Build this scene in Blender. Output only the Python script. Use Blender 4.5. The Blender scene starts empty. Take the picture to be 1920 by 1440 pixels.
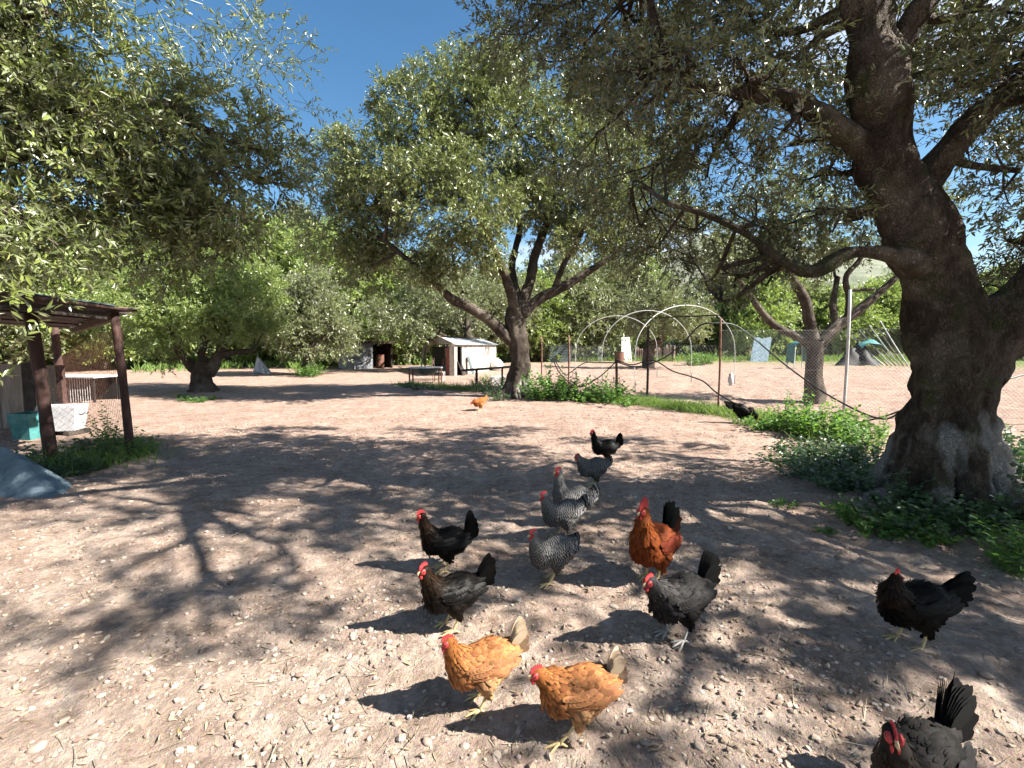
import bpy, math, random
import numpy as np
from mathutils import Vector, Matrix

random.seed(5)
rng = np.random.default_rng(11)
R = math.radians
S = bpy.context.scene
COL = S.collection

# ------------------------------------------------------------------ camera, sky, sun, exposure
FPX, HZ, CAMZ = 900.0, 648.0, 1.5
PITCH = math.atan((720 - HZ) / FPX)
cam_data = bpy.data.cameras.new('camera')
cam_data.sensor_width = 36.0
cam_data.lens = FPX / 1920 * 36.0
cam_data.clip_start = 0.05
cam_data.clip_end = 4000
cam = bpy.data.objects.new('camera', cam_data)
COL.objects.link(cam)
cam.location = (0, 0, CAMZ)
cam.rotation_euler = (math.pi / 2 - PITCH, 0, 0)
S.camera = cam

SUN_EL = R(41)
SUN_H = Vector((0.966, -0.259, 0)).normalized()          # horizontal direction towards the sun
SUN_DIR = Vector((SUN_H.x * math.cos(SUN_EL), SUN_H.y * math.cos(SUN_EL), math.sin(SUN_EL)))
world = bpy.data.worlds.new('World')
S.world = world
world.use_nodes = True
wn, wl = world.node_tree.nodes, world.node_tree.links
wn.clear()
w_out = wn.new('ShaderNodeOutputWorld')
w_bg = wn.new('ShaderNodeBackground')
w_bg.inputs['Strength'].default_value = 0.05
sky = wn.new('ShaderNodeTexSky')
sky.sky_type = 'NISHITA'
sky.sun_disc = False
sky.sun_elevation = SUN_EL
sky.sun_rotation = math.atan2(SUN_H.x, SUN_H.y)
sky.altitude = 50
sky.air_density = 1.0
sky.dust_density = 0.6
sky.ozone_density = 1.2
tc = wn.new('ShaderNodeTexCoord')
sep = wn.new('ShaderNodeSeparateXYZ')
wl.new(tc.outputs['Generated'], sep.inputs[0])
addz = wn.new('ShaderNodeMath'); addz.operation = 'ADD'; addz.inputs[1].default_value = 0.22
wl.new(sep.outputs['Z'], addz.inputs[0])
mx = wn.new('ShaderNodeMath'); mx.operation = 'MAXIMUM'; mx.inputs[1].default_value = 0.05
wl.new(addz.outputs[0], mx.inputs[0])
dv = []
for ax in 'XY':
    d = wn.new('ShaderNodeMath'); d.operation = 'DIVIDE'
    wl.new(sep.outputs[ax], d.inputs[0]); wl.new(mx.outputs[0], d.inputs[1]); dv.append(d)
cmb = wn.new('ShaderNodeCombineXYZ')
wl.new(dv[0].outputs[0], cmb.inputs[0]); wl.new(dv[1].outputs[0], cmb.inputs[1])
cmb.inputs[2].default_value = 20.1
cn = wn.new('ShaderNodeTexNoise')
cn.inputs['Scale'].default_value = 0.75
cn.inputs['Detail'].default_value = 7
cn.inputs['Roughness'].default_value = 0.52
wl.new(cmb.outputs[0], cn.inputs['Vector'])
cr = wn.new('ShaderNodeValToRGB')
cr.color_ramp.elements[0].position = 0.54
cr.color_ramp.elements[1].position = 0.68
wl.new(cn.outputs['Fac'], cr.inputs['Fac'])
hs = wn.new('ShaderNodeHueSaturation')
hs.inputs['Saturation'].default_value = 1.25
hs.inputs['Hue'].default_value = 0.494
hs.inputs['Value'].default_value = 0.97
wl.new(sky.outputs[0], hs.inputs['Color'])
wm = wn.new('ShaderNodeMix'); wm.data_type = 'RGBA'
wl.new(cr.outputs['Color'], wm.inputs[0])
wl.new(hs.outputs['Color'], wm.inputs[6])
wm.inputs[7].default_value = (7.5, 7.8, 8.4, 1)
wl.new(wm.outputs[2], w_bg.inputs['Color'])
wl.new(w_bg.outputs[0], w_out.inputs['Surface'])

sun_data = bpy.data.lights.new('sun', 'SUN')
sun_data.energy = 5.0
sun_data.angle = R(0.55)
sun_data.color = (1.0, 0.945, 0.86)
sun = bpy.data.objects.new('sun', sun_data)
COL.objects.link(sun)
sun.rotation_euler = SUN_DIR.to_track_quat('Z', 'Y').to_euler()

S.view_settings.view_transform = 'Standard'
S.view_settings.look = 'None'
S.view_settings.exposure = 2.0
S.view_settings.gamma = 1.0
S.view_settings.use_curve_mapping = False
S.render.engine = 'CYCLES'
S.cycles.use_denoising = True
S.cycles.max_bounces = 5
S.cycles.use_adaptive_sampling = True
S.cycles.adaptive_threshold = 0.02
S.cycles.diffuse_bounces = 2
S.cycles.glossy_bounces = 2
S.cycles.transmission_bounces = 3
S.cycles.transparent_max_bounces = 6
S.cycles.caustics_reflective = False
S.cycles.caustics_refractive = False

# ------------------------------------------------------------------ numbers
def hash3(i, j, k, seed=0):
    n = (i * 374761393 + j * 668265263 + k * 2147483647 + seed * 1274126177) & 0xFFFFFFFF
    n = ((n ^ (n >> 13)) * 1274126177) & 0xFFFFFFFF
    n = (n ^ (n >> 16)) & 0xFFFFFFFF
    return n.astype(np.float64) / 4294967295.0

def vnoise(P, seed=0):
    P = np.asarray(P, dtype=np.float64)
    f = np.floor(P).astype(np.int64)
    t = P - f
    t = t * t * (3 - 2 * t)
    out = 0
    for a in (0, 1):
        for b in (0, 1):
            for c in (0, 1):
                w = (t[:, 0] if a else 1 - t[:, 0]) * (t[:, 1] if b else 1 - t[:, 1]) * (t[:, 2] if c else 1 - t[:, 2])
                out = out + w * hash3(f[:, 0] + a, f[:, 1] + b, f[:, 2] + c, seed)
    return out * 2 - 1

def fbm(P, octaves=3, seed=0):
    P = np.asarray(P, dtype=np.float64)
    o, amp = 0, 1.0
    for i in range(octaves):
        o = o + amp * vnoise(P * (2.03 ** i), seed + i * 17)
        amp *= 0.5
    return o

def low_height(x, y):
    x = np.atleast_1d(np.asarray(x, float)); y = np.atleast_1d(np.asarray(y, float))
    P = np.stack([x * 0.33, y * 0.33, np.full_like(x, 0.5)], 1)
    near = np.clip(1.4 - np.hypot(x, y) / 60.0, 0, 1)
    bank = 0.10 * np.exp(-(((x - 3.9) / 1.3) ** 2 + ((y - 4.5) / 1.1) ** 2))
    return 0.035 * fbm(P, 2, 3) * near + bank

def gz(x, y):
    return float(low_height(x, y)[0])

def ray(px, py):
    dx, dz = (px - 960) / FPX, (720 - py) / FPX
    c, s = math.cos(PITCH), math.sin(PITCH)
    return Vector((dx, c + dz * s, -s + dz * c))

def G(px, py):
    r = ray(px, py)
    t = -CAMZ / r.z
    x, y = r.x * t, r.y * t
    return Vector((x, y, gz(x, y)))

def P(px, py, d):
    r = ray(px, py)
    t = d / r.y
    return Vector((r.x * t, r.y * t, CAMZ + r.z * t))

def nrm(v):
    v = np.asarray(v, float)
    return v / np.maximum(np.linalg.norm(v, axis=-1, keepdims=True), 1e-9)

# ------------------------------------------------------------------ object helpers
def fast_mesh(name, V, F, smooth=True):
    """V (n,3); F is an (m,k) array, or a list of such arrays with different k."""
    me = bpy.data.meshes.new(name)
    V = np.ascontiguousarray(V, dtype=np.float32)
    Fs = F if isinstance(F, list) and len(F) and isinstance(F[0], np.ndarray) and F[0].ndim == 2 else [np.asarray(F)]
    Fs = [np.asarray(f, dtype=np.int32) for f in Fs if len(f)]
    tot = np.concatenate([np.full(len(f), f.shape[1], np.int32) for f in Fs])
    idx = np.concatenate([f.ravel() for f in Fs])
    me.vertices.add(len(V)); me.vertices.foreach_set('co', V.ravel())
    me.loops.add(len(idx)); me.loops.foreach_set('vertex_index', idx)
    me.polygons.add(len(tot))
    st = np.concatenate([[0], np.cumsum(tot)[:-1]]).astype(np.int32)
    me.polygons.foreach_set('loop_start', st)
    me.polygons.foreach_set('loop_total', tot)
    me.polygons.foreach_set('use_smooth', np.full(len(tot), smooth, bool))
    me.update(calc_edges=True)
    return me

def org(o):
    v = Vector((0, 0, 0))
    while o is not None:
        v = v + o.location
        o = o.parent
    return v

def link(name, me, mats, parent=None, loc=None):
    o = bpy.data.objects.new(name, me)
    COL.objects.link(o)
    if mats is not None:
        for m in (mats if isinstance(mats, (list, tuple)) else [mats]):
            me.materials.append(m)
    if parent is not None:
        o.parent = parent
    if loc is not None:
        o.location = loc
    return o

def part(name, V, F, mats, parent, smooth=False):
    """a mesh given in world coordinates, hung under an unrotated parent chain"""
    V = np.asarray(V, float) - np.array(org(parent)) if parent is not None else np.asarray(V, float)
    return link(name, fast_mesh(name, V, F, smooth), mats, parent)

def tag(o, label, cat=None, group=None, kind=None):
    if label: o['label'] = label
    if cat: o['category'] = cat
    if group: o['group'] = group
    if kind: o['kind'] = kind
    return o

def thing(name, label, cat, loc=(0, 0, 0), group=None, rz=0.0):
    o = bpy.data.objects.new(name, None)
    o.empty_display_size = 0.1
    COL.objects.link(o)
    o.location = loc
    o.rotation_euler = (0, 0, rz)
    return tag(o, label, cat, group)

class MB:
    """collects shapes as quads and tris"""
    def __init__(self):
        self.V, self.Q, self.T, self.n = [], [], [], 0
    def add(self, V, Q=None, T=None):
        V = np.asarray(V, float)
        if Q is not None and len(Q): self.Q.append(np.asarray(Q, np.int64) + self.n)
        if T is not None and len(T): self.T.append(np.asarray(T, np.int64) + self.n)
        self.V.append(V); self.n += len(V)
    def get(self):
        F = []
        if self.Q: F.append(np.concatenate(self.Q))
        if self.T: F.append(np.concatenate(self.T))
        return np.concatenate(self.V), F
    def part(self, name, mats, parent, smooth=False):
        V, F = self.get()
        return part(name, V, F, mats, parent, smooth)

BOXQ = np.array([[0, 3, 2, 1], [4, 5, 6, 7], [0, 1, 5, 4], [1, 2, 6, 5], [2, 3, 7, 6], [3, 0, 4, 7]])

def beam_v(a, b, w, h, up=(0, 0, 1), jit=0.0):
    """box from a to b, w across, h along up"""
    a = np.array(a, float); b = np.array(b, float)
    d = nrm(b - a); u = np.array(up, float)
    if abs(np.dot(d, u)) > 0.97: u = np.array((0.0, 1.0, 0.0))
    s = nrm(np.cross(d, u)); u = np.cross(s, d)
    V = []
    for p in (a, b):
        for (i, j) in ((-1, -1), (1, -1), (1, 1), (-1, 1)):
            V.append(p + s * i * w / 2 + u * j * h / 2 + (rng.uniform(-jit, jit, 3) if jit else 0))
    return np.array(V)

def beam(name, a, b, w, h, mat, parent, up=(0, 0, 1), jit=0.0):
    return part(name, beam_v(a, b, w, h, up, jit), BOXQ[:, ::-1], mat, parent)

def catmull(pts, rad, n):
    pts = np.array([list(p) for p in pts], float); rad = np.array(rad, float)
    X = np.concatenate([pts, rad[:, None]], 1)
    m = len(X)
    if m == 2:
        t = np.linspace(0, 1, n)[:, None]
        Y = X[0] * (1 - t) + X[1] * t
        return Y[:, :3], Y[:, 3]
    E = np.concatenate([[2 * X[0] - X[1]], X, [2 * X[-1] - X[-2]]])
    u = np.linspace(0, m - 1 - 1e-6, n)
    i = u.astype(int); t = (u - i)[:, None]
    p0, p1, p2, p3 = E[i], E[i + 1], E[i + 2], E[i + 3]
    Y = 0.5 * (2 * p1 + (p2 - p0) * t + (2 * p0 - 5 * p1 + 4 * p2 - p3) * t ** 2 + (3 * p1 - p0 - 3 * p2 + p3) * t ** 3)
    return Y[:, :3], np.maximum(Y[:, 3], 1e-4)

def tube(pts, rad, sides=8, n=None, lump=0.0, lscale=3.0, flute=0.0, nfl=5, seed=0, cap=True, ridge=0.0):
    n = n or max(2, (len(pts) - 1) * 5 + 1)
    C, r = catmull(pts, rad, n)
    T = nrm(np.gradient(C, axis=0))
    ref = np.array([1.0, 0.0, 0.0]) if abs(T[0][0]) < 0.8 else np.array([0.0, 1.0, 0.0])
    N = np.zeros_like(C); N[0] = nrm(ref - T[0] * np.dot(ref, T[0]))
    for i in range(1, n):
        v = N[i - 1] - T[i] * np.dot(N[i - 1], T[i])
        N[i] = nrm(v)
    B = np.cross(T, N)
    th = np.linspace(0, 2 * math.pi, sides, endpoint=False)
    rr = r[:, None] * np.ones(sides)[None]
    if np.any(flute):
        s = np.linspace(0, 1, n)[:, None]
        f = flute if np.ndim(flute) == 0 else np.array(flute)[:, None]
        rr = rr * (1 + f * (np.sin(th[None] * nfl + seed + s * 2.2) * 0.6 + np.sin(th[None] * (nfl - 2) + 1.3 * seed - s * 1.5) * 0.5))
    V = C[:, None] + rr[..., None] * (np.cos(th)[None, :, None] * N[:, None] + np.sin(th)[None, :, None] * B[:, None])
    if lump:
        nz = fbm(V.reshape(-1, 3) * lscale, 3, seed).reshape(n, sides)
        dirv = nrm(V - C[:, None])
        V = V + dirv * (nz * lump)[..., None] * r[:, None, None]
    if ridge:
        q = V.reshape(-1, 3)
        w = q + .12 * np.stack([vnoise(q * 3, 71), vnoise(q * 3, 72), vnoise(q * 3, 73)], 1)
        rg = 1 - np.abs(fbm(w * np.array([7.5, 7.5, 2.0]), 3, seed + 5)) * 1.6
        V = V + nrm(V - C[:, None]) * (rg.reshape(n, sides) * ridge)[..., None] * np.minimum(r, .4)[:, None, None]
    i = np.arange(n - 1)[:, None]; j = np.arange(sides)[None]
    a = i * sides + j; b = i * sides + (j + 1) % sides
    Q = np.stack([a, b, b + sides, a + sides], -1).reshape(-1, 4)
    V = V.reshape(-1, 3)
    Tt = np.zeros((0, 3), int)
    if cap:
        V = np.concatenate([V, [C[0]], [C[-1]]])
        c0, c1 = n * sides, n * sides + 1
        jj = np.arange(sides); k = (jj + 1) % sides
        Tt = np.concatenate([np.stack([np.full(sides, c0), k, jj], 1), np.stack([np.full(sides, c1), (n - 1) * sides + jj, (n - 1) * sides + k], 1)])
    return V, Q, Tt

def pipe(name, pts, r, mat, parent, sides=8, n=None, **kw):
    rad = [r] * len(pts) if np.ndim(r) == 0 else r
    V, Q, T = tube(pts, rad, sides, n, **kw)
    return part(name, V, [Q, T] if len(T) else Q, mat, parent, True)

def ellipsoid(c, r, ns=10, nr=7, lump=0.0, lscale=4.0, seed=0):
    th = np.linspace(0, 2 * math.pi, ns, endpoint=False)
    ph = np.linspace(0, math.pi, nr)[1:-1]
    V = [[0, 0, 1]] + [[math.sin(p) * math.cos(t), math.sin(p) * math.sin(t), math.cos(p)] for p in ph for t in th] + [[0, 0, -1]]
    V = np.array(V, float)
    if lump: V = V * (1 + lump * fbm(V * lscale + 7.1 * seed, 3, seed))[:, None]
    Q, T = [], []
    m = len(ph)
    for j in range(ns):
        k = (j + 1) % ns
        T.append([0, 1 + j, 1 + k])
        T.append([1 + m * ns, 1 + (m - 1) * ns + k, 1 + (m - 1) * ns + j])
        for i in range(m - 1):
            Q.append([1 + i * ns + j, 1 + (i + 1) * ns + j, 1 + (i + 1) * ns + k, 1 + i * ns + k])
    return V * np.array(r) + np.array(c), np.array(Q), np.array(T)

# ------------------------------------------------------------------ materials
def new_mat(name):
    m = bpy.data.materials.new(name)
    m.use_nodes = True
    n = m.node_tree.nodes
    n.clear()
    out = n.new('ShaderNodeOutputMaterial')
    b = n.new('ShaderNodeBsdfPrincipled')
    m.node_tree.links.new(b.outputs[0], out.inputs['Surface'])
    return m, n, m.node_tree.links, b, out

def noise(n, l, coord, scale, detail=4, rough=0.6, vec=None):
    t = n.new('ShaderNodeTexNoise')
    t.inputs['Scale'].default_value = scale
    t.inputs['Detail'].default_value = detail
    t.inputs['Roughness'].default_value = rough
    l.new(coord, t.inputs['Vector'])
    return t

def ramp(n, l, fac, stops):
    r = n.new('ShaderNodeValToRGB')
    e = r.color_ramp.elements
    while len(e) < len(stops): e.new(0.5)
    for i, (p, c) in enumerate(stops):
        e[i].position = p
        e[i].color = (c[0], c[1], c[2], 1) if len(c) == 3 else c
    l.new(fac, r.inputs['Fac'])
    return r

def mixc(n, l, fac, a, b, mode='MIX'):
    m = n.new('ShaderNodeMix'); m.data_type = 'RGBA'; m.blend_type = mode
    if isinstance(fac, (int, float)): m.inputs[0].default_value = fac
    else: l.new(fac, m.inputs[0])
    for i, v in ((6, a), (7, b)):
        if isinstance(v, (tuple, list)): m.inputs[i].default_value = (*v[:3], 1)
        else: l.new(v, m.inputs[i])
    return m.outputs[2]

def bump(n, l, b, height, strength, dist):
    u = n.new('ShaderNodeBump')
    u.inputs['Strength'].default_value = strength
    u.inputs['Distance'].default_value = dist
    l.new(height, u.inputs['Height'])
    l.new(u.outputs[0], b.inputs['Normal'])
    return u

def simple(name, stops, scale=6.0, rough=0.7, bstr=0.4, bdist=0.01, metal=0.0, stretch=None, spec=0.4, fine=40.0):
    m, n, l, b, out = new_mat(name)
    t = n.new('ShaderNodeTexCoord')
    vec = t.outputs['Object']
    if stretch:
        mp = n.new('ShaderNodeMapping'); mp.inputs['Scale'].default_value = stretch
        l.new(vec, mp.inputs['Vector']); vec = mp.outputs[0]
    ns = noise(n, l, vec, scale, 6, 0.65)
    k = len(stops)
    r = ramp(n, l, ns.outputs['Fac'], [(0.3 + 0.4 * i / max(1, k - 1), c) for i, c in enumerate(stops)])
    n2 = noise(n, l, vec, fine, 4, 0.6)
    l.new(mixc(n, l, 0.25, r.outputs[0], n2.outputs['Fac'], 'SOFT_LIGHT'), b.inputs['Base Color'])
    b.inputs['Roughness'].default_value = rough
    b.inputs['Metallic'].default_value = metal
    b.inputs['Specular IOR Level'].default_value = spec
    if bstr: bump(n, l, b, n2.outputs['Fac'], bstr, bdist)
    return m

def leaf_mat(name, dark, light, under, trans, tfac=0.3, rough=0.36, spec=0.6):
    m, n, l, b, out = new_mat(name)
    g = n.new('ShaderNodeNewGeometry')
    rp = ramp(n, l, g.outputs['Random Per Island'], [(0.0, dark), (0.55, light), (0.97, [c * 1.25 for c in light]), (1.0, (0.22, 0.17, 0.06))])
    col = mixc(n, l, g.outputs['Backfacing'], rp.outputs[0], under)
    l.new(col, b.inputs['Base Color'])
    b.inputs['Roughness'].default_value = rough
    b.inputs['Specular IOR Level'].default_value = spec
    tr = n.new('ShaderNodeBsdfTranslucent')
    tr.inputs['Color'].default_value = (*trans, 1)
    ms = n.new('ShaderNodeMixShader')
    ms.inputs[0].default_value = tfac
    l.new(b.outputs[0], ms.inputs[1]); l.new(tr.outputs[0], ms.inputs[2])
    l.new(ms.outputs[0], out.inputs['Surface'])
    return m

def bark_mat(name, c_dark, c_mid, c_pale, moss=0.3, sc=1.0, dist=0.03, bare=0.0):
    m, n, l, b, out = new_mat(name)
    t = n.new('ShaderNodeTexCoord')
    mp = n.new('ShaderNodeMapping'); mp.inputs['Scale'].default_value = (1, 1, 0.35)
    l.new(t.outputs['Object'], mp.inputs['Vector'])
    wob = noise(n, l, t.outputs['Object'], 5 * sc, 3)
    va = n.new('ShaderNodeVectorMath'); va.operation = 'MULTIPLY_ADD'
    va.inputs[1].default_value = (0.22, 0.22, 0.22)
    l.new(wob.outputs['Color'], va.inputs[0]); l.new(mp.outputs[0], va.inputs[2])
    vo = n.new('ShaderNodeTexVoronoi'); vo.feature = 'DISTANCE_TO_EDGE'
    vo.inputs['Scale'].default_value = 48 * sc
    l.new(va.outputs[0], vo.inputs['Vector'])
    crk = ramp(n, l, vo.outputs['Distance'], [(0.0, (0, 0, 0)), (0.16, (1, 1, 1))])
    n1 = noise(n, l, va.outputs[0], 9 * sc, 8, 0.7)
    n3 = noise(n, l, t.outputs['Object'], 1.6 * sc, 4, 0.6)
    n4 = noise(n, l, t.outputs['Object'], 3.1 * sc, 5, 0.65)
    base = ramp(n, l, n1.outputs['Fac'], [(0.3, c_dark), (0.52, c_mid), (0.72, c_pale)])
    pale = ramp(n, l, n3.outputs['Fac'], [(0.5, (0, 0, 0)), (0.64, (1, 1, 1))])
    c1 = mixc(n, l, pale.outputs[0], base.outputs[0], c_pale)
    ms = ramp(n, l, n4.outputs['Fac'], [(0.62 - moss * 0.25, (0, 0, 0)), (0.74 - moss * 0.2, (1, 1, 1))])
    c2 = mixc(n, l, ms.outputs[0], c1, (0.055, 0.062, 0.022))
    if bare:
        # bare silvery wood showing in patches on the lower trunk
        sz = n.new('ShaderNodeSeparateXYZ'); l.new(t.outputs['Object'], sz.inputs[0])
        zz = n.new('ShaderNodeMapRange'); zz.inputs['From Min'].default_value = bare; zz.inputs['From Max'].default_value = bare * .35
        l.new(sz.outputs['Z'], zz.inputs['Value'])
        mp2 = n.new('ShaderNodeMapping'); mp2.inputs['Scale'].default_value = (1, 1, .3)
        l.new(t.outputs['Object'], mp2.inputs['Vector'])
        n5 = noise(n, l, mp2.outputs[0], 3.4 * sc, 3, .5)
        ad = n.new('ShaderNodeMath'); ad.operation = 'MULTIPLY'
        l.new(zz.outputs[0], ad.inputs[0]); l.new(n5.outputs['Fac'], ad.inputs[1])
        bm = ramp(n, l, ad.outputs[0], [(0.44, (0, 0, 0)), (0.54, (1, 1, 1))])
        c2 = mixc(n, l, bm.outputs[0], c2, (0.27, 0.25, 0.225))
    dk = n.new('ShaderNodeMix'); dk.data_type = 'RGBA'; dk.blend_type = 'MULTIPLY'; dk.inputs[0].default_value = 0.3
    l.new(c2, dk.inputs[6]); l.new(crk.outputs[0], dk.inputs[7])
    l.new(dk.outputs[2], b.inputs['Base Color'])
    b.inputs['Roughness'].default_value = 0.9
    b.inputs['Specular IOR Level'].default_value = 0.2
    h = n.new('ShaderNodeMath'); h.operation = 'MULTIPLY_ADD'; h.inputs[1].default_value = 0.25
    l.new(crk.outputs[0], h.inputs[0]); l.new(n1.outputs['Fac'], h.inputs[2])
    bump(n, l, b, h.outputs[0], 0.9, dist)
    return m

M = {}
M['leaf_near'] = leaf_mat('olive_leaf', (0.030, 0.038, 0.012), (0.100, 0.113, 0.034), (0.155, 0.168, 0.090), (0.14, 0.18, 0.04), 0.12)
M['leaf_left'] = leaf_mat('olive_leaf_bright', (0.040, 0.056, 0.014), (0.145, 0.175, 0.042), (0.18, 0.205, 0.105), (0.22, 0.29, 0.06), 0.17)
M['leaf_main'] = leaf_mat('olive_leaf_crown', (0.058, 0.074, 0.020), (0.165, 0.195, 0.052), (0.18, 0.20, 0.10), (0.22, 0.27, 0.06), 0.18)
M['leaf_green'] = leaf_mat('fresh_leaf', (0.085, 0.125, 0.030), (0.19, 0.24, 0.066), (0.20, 0.24, 0.11), (0.32, 0.43, 0.09), 0.38)
M['leaf_grey'] = leaf_mat('grey_olive_leaf', (0.075, 0.092, 0.040), (0.16, 0.18, 0.080), (0.21, 0.22, 0.15), (0.24, 0.29, 0.09), 0.3)
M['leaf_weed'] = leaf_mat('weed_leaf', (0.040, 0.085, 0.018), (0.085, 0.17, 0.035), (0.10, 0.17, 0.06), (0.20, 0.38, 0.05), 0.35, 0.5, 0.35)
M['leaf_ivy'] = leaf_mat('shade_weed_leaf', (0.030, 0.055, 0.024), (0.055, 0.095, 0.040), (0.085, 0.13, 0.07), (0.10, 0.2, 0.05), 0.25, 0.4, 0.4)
M['grass'] = leaf_mat('grass_blade', (0.06, 0.105, 0.02), (0.12, 0.20, 0.04), (0.13, 0.2, 0.06), (0.25, 0.38, 0.06), 0.35, 0.55, 0.3)
M['dry'] = leaf_mat('dry_leaf', (0.13, 0.09, 0.06), (0.28, 0.225, 0.16), (0.30, 0.255, 0.19), (0.3, 0.2, 0.08), 0.12, 0.7, 0.2)
M['bark'] = bark_mat('olive_bark_near', (0.016, 0.012, 0.009), (0.068, 0.050, 0.036), (0.17, 0.138, 0.106), 0.35, 1.0, 0.06, 1.7)
M['bark_low'] = bark_mat('olive_bark', (0.03, 0.023, 0.018), (0.060, 0.046, 0.036), (0.14, 0.115, 0.092), 0.1, 0.8, 0.04, 1.1)  # bark darkened to stand in for foliage shade on the limbs
M['bark_mid'] = bark_mat('olive_bark_rough', (0.03, 0.023, 0.018), (0.075, 0.057, 0.044), (0.17, 0.14, 0.112), 0.1, 0.8, 0.04)
M['bark_far'] = bark_mat('olive_bark_plain', (0.03, 0.022, 0.016), (0.09, 0.068, 0.052), (0.19, 0.155, 0.125), 0.1, 0.5, 0.04)
M['twig'] = simple('twig_wood', [(0.07, 0.055, 0.04), (0.16, 0.135, 0.11)], 20, 0.85, 0.3, 0.002)
M['rust_wood'] = simple('old_red_wood', [(0.020, 0.011, 0.009), (0.055, 0.027, 0.022), (0.10, 0.055, 0.045)], 7, 0.85, 0.6, 0.006, stretch=(1, 1, 0.2))
M['dark_wood'] = simple('dark_wood', [(0.012, 0.009, 0.007), (0.034, 0.025, 0.02), (0.075, 0.058, 0.047)], 6, 0.85, 0.6, 0.006)
M['grey_wood'] = simple('weathered_wood', [(0.12, 0.09, 0.07), (0.22, 0.18, 0.145), (0.34, 0.30, 0.25)], 6, 0.85, 0.6, 0.005, stretch=(1, 1, 0.15))
M['pink_wood'] = simple('pale_pallet_wood', [(0.26, 0.15, 0.12), (0.42, 0.28, 0.23), (0.5, 0.4, 0.35)], 6, 0.85, 0.5, 0.005)
M['white_paint'] = simple('white_paint', [(0.62, 0.60, 0.57), (0.78, 0.77, 0.75)], 5, 0.6, 0.2, 0.002)
M['plaster'] = simple('limewashed_wall', [(0.20, 0.17, 0.13), (0.46, 0.42, 0.36), (0.60, 0.57, 0.51)], 2, 0.9, 0.4, 0.01)
M['stone_wall'] = simple('stone_pillar', [(0.22, 0.19, 0.15), (0.42, 0.37, 0.31)], 6, 0.9, 0.7, 0.02)
M['zinc'] = simple('corrugated_zinc', [(0.12, 0.10, 0.09), (0.26, 0.28, 0.30), (0.42, 0.45, 0.48)], 2.2, 0.5, 0.2, 0.002, metal=0.25)
M['zinc_green'] = simple('dark_corrugated', [(0.045, 0.07, 0.07), (0.09, 0.12, 0.12)], 3, 0.6, 0.2, 0.002)
M['rust'] = simple('rusty_iron', [(0.05, 0.022, 0.014), (0.13, 0.06, 0.04), (0.20, 0.11, 0.08)], 12, 0.85, 0.5, 0.002)
M['red_paint'] = simple('faded_red_paint', [(0.15, 0.035, 0.022), (0.27, 0.07, 0.045)], 5, 0.75, 0.3, 0.003)
M['pipe_white'] = simple('pale_pvc_pipe', [(0.38, 0.38, 0.37), (0.5, 0.5, 0.49)], 4, 0.45, 0.0)
M['post_grey'] = simple('galvanised_post', [(0.36, 0.36, 0.35), (0.55, 0.55, 0.54)], 8, 0.55, 0.1, 0.001)
M['wire'] = simple('galvanised_wire', [(0.22, 0.22, 0.21), (0.34, 0.34, 0.33)], 8, 0.5, 0.0)
M['hose'] = simple('black_hose', [(0.008, 0.008, 0.008), (0.02, 0.019, 0.018)], 10, 0.45, 0.0)
M['black'] = simple('black_sheet', [(0.008, 0.008, 0.008), (0.02, 0.02, 0.02)], 6, 0.7, 0.3, 0.003)
M['teal'] = simple('teal_plastic', [(0.02, 0.10, 0.10), (0.04, 0.17, 0.165), (0.09, 0.25, 0.24)], 6, 0.6, 0.3, 0.003)
M['blue_tarp'] = simple('blue_grey_netting', [(0.07, 0.11, 0.14), (0.13, 0.19, 0.23), (0.22, 0.29, 0.33)], 5, 0.95, 1.0, 0.02, fine=90)
M['white_sack'] = simple('white_sack', [(0.36, 0.35, 0.36), (0.48, 0.47, 0.48)], 3, 0.7, 0.1, 0.002)
M['tan_tarp'] = simple('tan_tarp', [(0.33, 0.27, 0.18), (0.5, 0.43, 0.3)], 4, 0.8, 0.3, 0.006)
M['hill'] = simple('wooded_hillside', [(0.07, 0.085, 0.055), (0.115, 0.13, 0.085), (0.19, 0.19, 0.14)], 0.05, 0.95, 0.6, 3.0, fine=0.35)

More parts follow.
